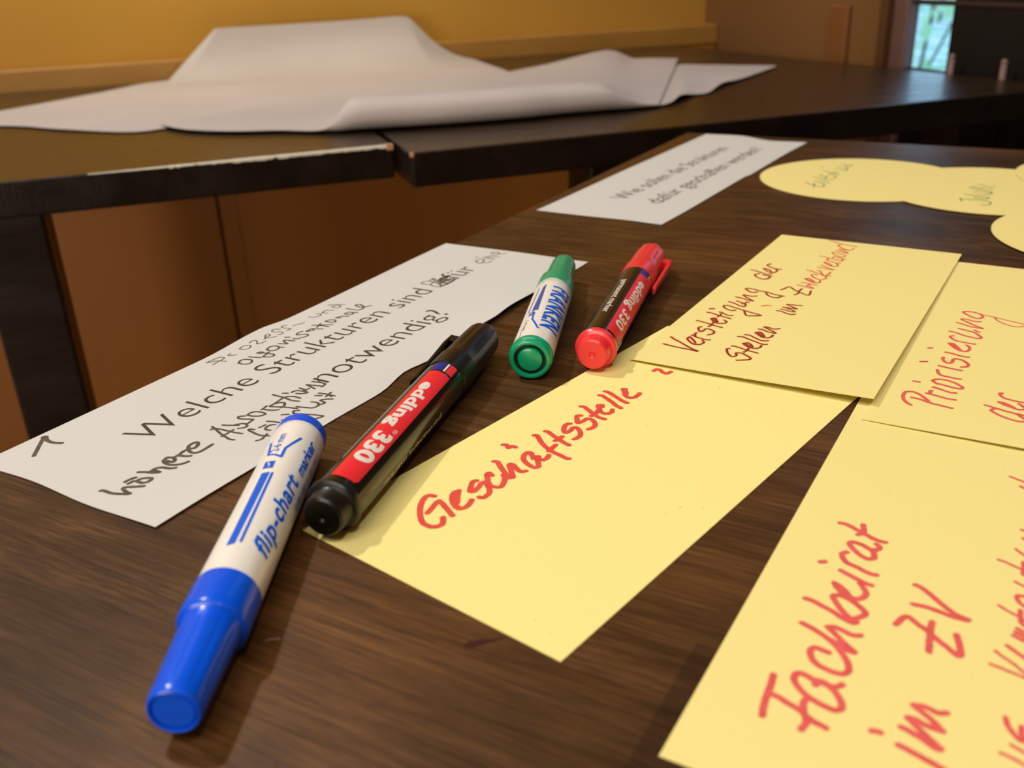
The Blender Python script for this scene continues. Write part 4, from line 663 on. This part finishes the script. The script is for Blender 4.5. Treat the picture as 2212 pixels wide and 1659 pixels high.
# green marker, turned the other way round
gr_ = marker_root('marker_pen', .0092, .3534, R(80.07), .0087, 'white marker with green cap and bold blue lettering, left of the red marker')
lathe('barrel', [(-7.0, 8.2), (-6.6, 8.45), (0, 8.5), (60, 8.5), (66.2, 8.48), (66.8, 8.2)], P_white, gr_)
ep = lathe('end_plug', [(-6.2, 8.3), (-6.4, 8.66), (-7.6, 8.7), (-8.4, 8.55), (-8.8, 8.0), (-9.3, 7.9), (-9.6, 8.15), (-10.6, 8.1), (-11.2, 7.7), (-11.4, 7.1), (-11.3, 6.5), (-10.6, 6.35), (-8.2, 6.3), (-8.1, 6.0)], P_green, gr_)
lathe('plug_recess', [(-8.5, 6.28), (-9.6, 6.30), (-9.62, 6.0), (-8.6, 5.9)], P_green_shade, ep)
lathe('plug_button', [(-8.0, 5.0), (-10.2, 4.95), (-10.8, 4.7), (-11.0, 4.2), (-11.1, .01)], P_green, ep, 40)
cp = lathe('cap', [(66.4, 8.3), (66.6, 8.62), (70, 8.68), (78.5, 8.7), (79.6, 8.5), (80.2, 7.5), (81, 7.25), (86, 7.05), (94, 6.75), (102, 6.45), (109, 6.25), (112.0, 6.0), (114.0, 5.2), (114.9, 3.8), (115.1, .01)], P_green, gr_, 72, (82, 112, .22, 10))
wtext('lettering', 'FRANKEN', 57.5, 5.0, 14, 73, RB, I_blue, gr_, bold=.030, shear=-.30, spacing=1.12)
wrap('stripe', *polys([(57.5, -11), (54.5, -19.5), (22.8, -26), (23.2, -7)]), RB, I_navy, gr_)
wrap('stripe', *polys([(55, -31), (54.5, -34), (23, -40.5), (23, -36.5)]), RB, I_navy, gr_)
wrap('line_width_symbol', *line_poly([(20.5, -15.2), (12.6, -14.2), (2.6, 9.5), (2.3, 14)], .85, RB), RB, I_blue, gr_)
wrap('line_width_symbol', *polys([(22, -30), (22, -16), (17.5, -19), (17.5, -31)]), RB, I_navy, gr_)
wrap('line_width_symbol', *polys([(21, -25), (20.5, -21), (18.8, -22.5), (19.5, -26)]), RB, I_white, gr_, .09)
wtext('lettering', '1-4 mm', 12.2, 1.2, -33, -25, RB, I_navy, gr_, bold=.004)
wrap('stripe', *line_poly([(4, -37), (-5.5, -33)], .2, RB), RB, I_navy, gr_)

def clip_bm(s0, s1, r0, w):
    """pocket clip on the +phi=90 side (local -Y): a bridge block and a tapering tongue hanging past the cap"""
    bm = bmesh.new()
    box_bm((s1 - 5) * .001, s1 * .001, -(r0 + 3.6) * .001, -(r0 - 1.2) * .001, -w * .0005, w * .0005, .0006, 2, bm)
    b = bmesh.new(); L_ = [(s1, 3.9, 2.3, w), (s1 - 8, 4.2, 2.5, w), (s1 - 22, 3.6, 2.0, w * .85), (s0 + 3, 2.9, 1.3, w * .7), (s0, 3.3, 2.0, w * .62)]
    prev = None
    for (s, ro, ri, ww) in L_:
        q = [b.verts.new((s * .001, -(r0 + rr2) * .001, zz * ww * .0005)) for rr2, zz in ((ro, 1), (ro, -1), (ri, -1), (ri, 1))]
        if prev:
            for i in range(4): j = (i + 1) % 4; b.faces.new((prev[i], prev[j], q[j], q[i]))
        else: b.faces.new(q)
        prev = q
    b.faces.new(prev[::-1]); bmesh.ops.recalc_face_normals(b, faces=b.faces[:])
    bmesh.ops.bevel(b, geom=b.edges[:], offset=.0004, segments=2, affect='EDGES')
    me = bpy.data.meshes.new('tmp'); b.to_mesh(me); b.free(); bm.from_mesh(me); bpy.data.meshes.remove(me); return bm
def bullet_marker(x, y, th, r, label, pc, roll, flag):
    """black-sleeved permanent marker: ringed plug, sleeve with red label, stepped faceted cap with clip"""
    root = marker_root('marker_pen', x, y, th, r, label); RR = r * 1000 - .1
    lathe('barrel', [(-4.6, RR - .3), (-4.3, RR - .05), (0, RR), (40, RR), (78, RR), (84, RR - .05), (85.5, RR - .3)], P_blackb, root)
    ep = lathe('end_plug', [(-4.2, RR - .2), (-4.4, RR + .35), (-5.0, RR + .5), (-6.6, RR + .45), (-7.3, RR), (-7.6, RR - 1.15), (-8.0, RR - 1.35), (-11.4, RR - 1.5), (-12.6, RR - 1.75), (-13.3, RR - 2.4), (-13.4, 1.5), (-13.1, 1.1), (-12.7, .7), (-12.6, .01)], pc, root)
    s0 = flag
    cp = lathe('cap', [(s0 - .2, RR - .1), (s0, RR + .25), (s0 + 4, RR + .35), (s0 + 12.2, RR + .3), (s0 + 12.6, RR + .05), (s0 + 13.0, RR - .05), (s0 + 22, RR - .15), (s0 + 34, RR - .3), (s0 + 42, RR - .55), (s0 + 44.5, RR - 1.1), (s0 + 47.4, RR - 2.5), (s0 + 48.6, RR - 3.8), (s0 + 48.9, .01)], pc, root, 72, (s0 + 13.2, s0 + 46, .4, 8))
    c = bm_obj('clip', clip_bm(s0 - 8, s0 + 37, RR - .4, 4.6), pc, cp)
    c.rotation_euler.x = R(roll)
    return root, RR
rd, RR = bullet_marker(.036, .359, R(71.75), .0081, 'red-capped black marker with a red label, rightmost of the four markers', P_red, 8, 79.7)
# label artwork of the red one: runs 24..88 degrees
wrap('label', *polys([(71.5, 25), (72.5, 45), (76.5, 68), (79.0, 90), (-1.5, 90), (-2.2, 60), (-2.0, 25)]), RR, I_red, rd)
wrap('label_flag', *polys([(78.6, 26), (78.8, 56), (72.8, 56), (71.6, 26)]), RR, I_flag, rd, .08)
wrap('label_flag', *polys([(78.2, 58.5), (78.2, 61), (73.0, 61), (72.8, 58.5)], [(77.6, 64), (77.6, 67), (75.5, 67), (75.5, 64)]), RR, I_white, rd, .08)
wtext('lettering', 'edding 330', 63.5, 6.5, 39, 71, RR, I_white, rd, bold=.034, shear=.0, spacing=1.04)
wtext('lettering', 'permanent marker', 59.2, 15.2, -17, 4, RR, I_white, rd, bold=.012)
wrap('fine_print', *polys(*[[(q, 98), (q + 2.6, 98), (q + 2.6, 112), (q, 112)] for q in (-2, 1.5, 5)]), RR, I_yel, rd)
bk, RR = bullet_marker(-.0513, .2452, R(71.9), .0081, 'black marker with a red label lying across the corner of the middle yellow card', P_black, 188, 84.6)
bk.location.z = TZ + .0086
wrap('label', *polys([(75.3, -14), (76.0, 10), (75.6, 30), (75.2, 47), (-.5, 48), (-2.2, 42), (-2.4, 10), (-2.2, -14)]), RR, I_red, bk)
wrap('label_flag', *polys([(83.0, -14), (83.4, 16), (77.0, 16), (76.6, -14)]), RR, I_flag, bk)
wrap('label_flag', *polys([(83.4, 18.5), (83.4, 24), (77.0, 24), (77.0, 18.5)]), RR, I_white, bk)
wrap('label_flag', *polys([(83.4, 26.5), (83.3, 47), (76.4, 47), (77.0, 26.5)]), RR, I_red, bk)
wtext('lettering', 'edding', 65.8, 31.5, 0, 30, RR, I_white, bk, bold=.042, spacing=1.05)
wtext('lettering', '330', 26.8, 7.8, 0, 38, RR, I_white, bk, bold=.046, spacing=1.05)
wtext('lettering', '®', 30.6, 28.0, 30, 39, RR, I_white, bk)
wtext('lettering', 'permanent marker', 60, 10, 98, 112, RR, I_yel, bk, bold=.004)

# small flecks on the near table: one reddish stain and a pale fibre
def at(u, v): return Vector((u, v, TZ))
st = mesh_obj('stain', [(0, 0, .0001), (.004, .0012, .0001), (.0095, .0034, .0001), (.012, .0046, .0001), (.0075, .0040, .0001), (.0045, .0040, .0001), (.001, .0035, .0001), (-.001, .0015, .0001)], [(0, 1, 2, 3, 4, 5, 6, 7)], mat('dark_red_stain', (.045, .004, .004), .4))
st.scale = (.8, .8, 1); st.location = (-.0136, .1843, TZ); setp(st, 'small dark red stain on the bare wood in front of the middle yellow card', 'stain')

F_ = [(-.0634, .1903), (-.0623, .1907), (-.0609, .1908), (-.0598, .1906)]
fb = bmesh.new()
for a, b in zip(F_[:-1], F_[1:]):
    p, q = Vector((*a, 0)), Vector((*b, 0)); d = q - p; mt = d.to_track_quat('Z', 'Y').to_matrix().to_4x4(); mt.translation = (p + q) / 2 - Vector((*F_[0], 0)) + Vector((0, 0, .00012))
    bmesh.ops.create_cone(fb, cap_ends=True, segments=6, radius1=.00006, radius2=.00005, depth=d.length * 1.1, matrix=mt)
lf2 = bm_obj('lint_fibre', fb, mat('pale_fibre', (.45, .42, .36), .6)); lf2.location = (*F_[0], TZ); lf2['kind'] = 'stuff'
setp(lf2, 'tiny pale fibre on the bare wood right of the blue cap', 'fibre')
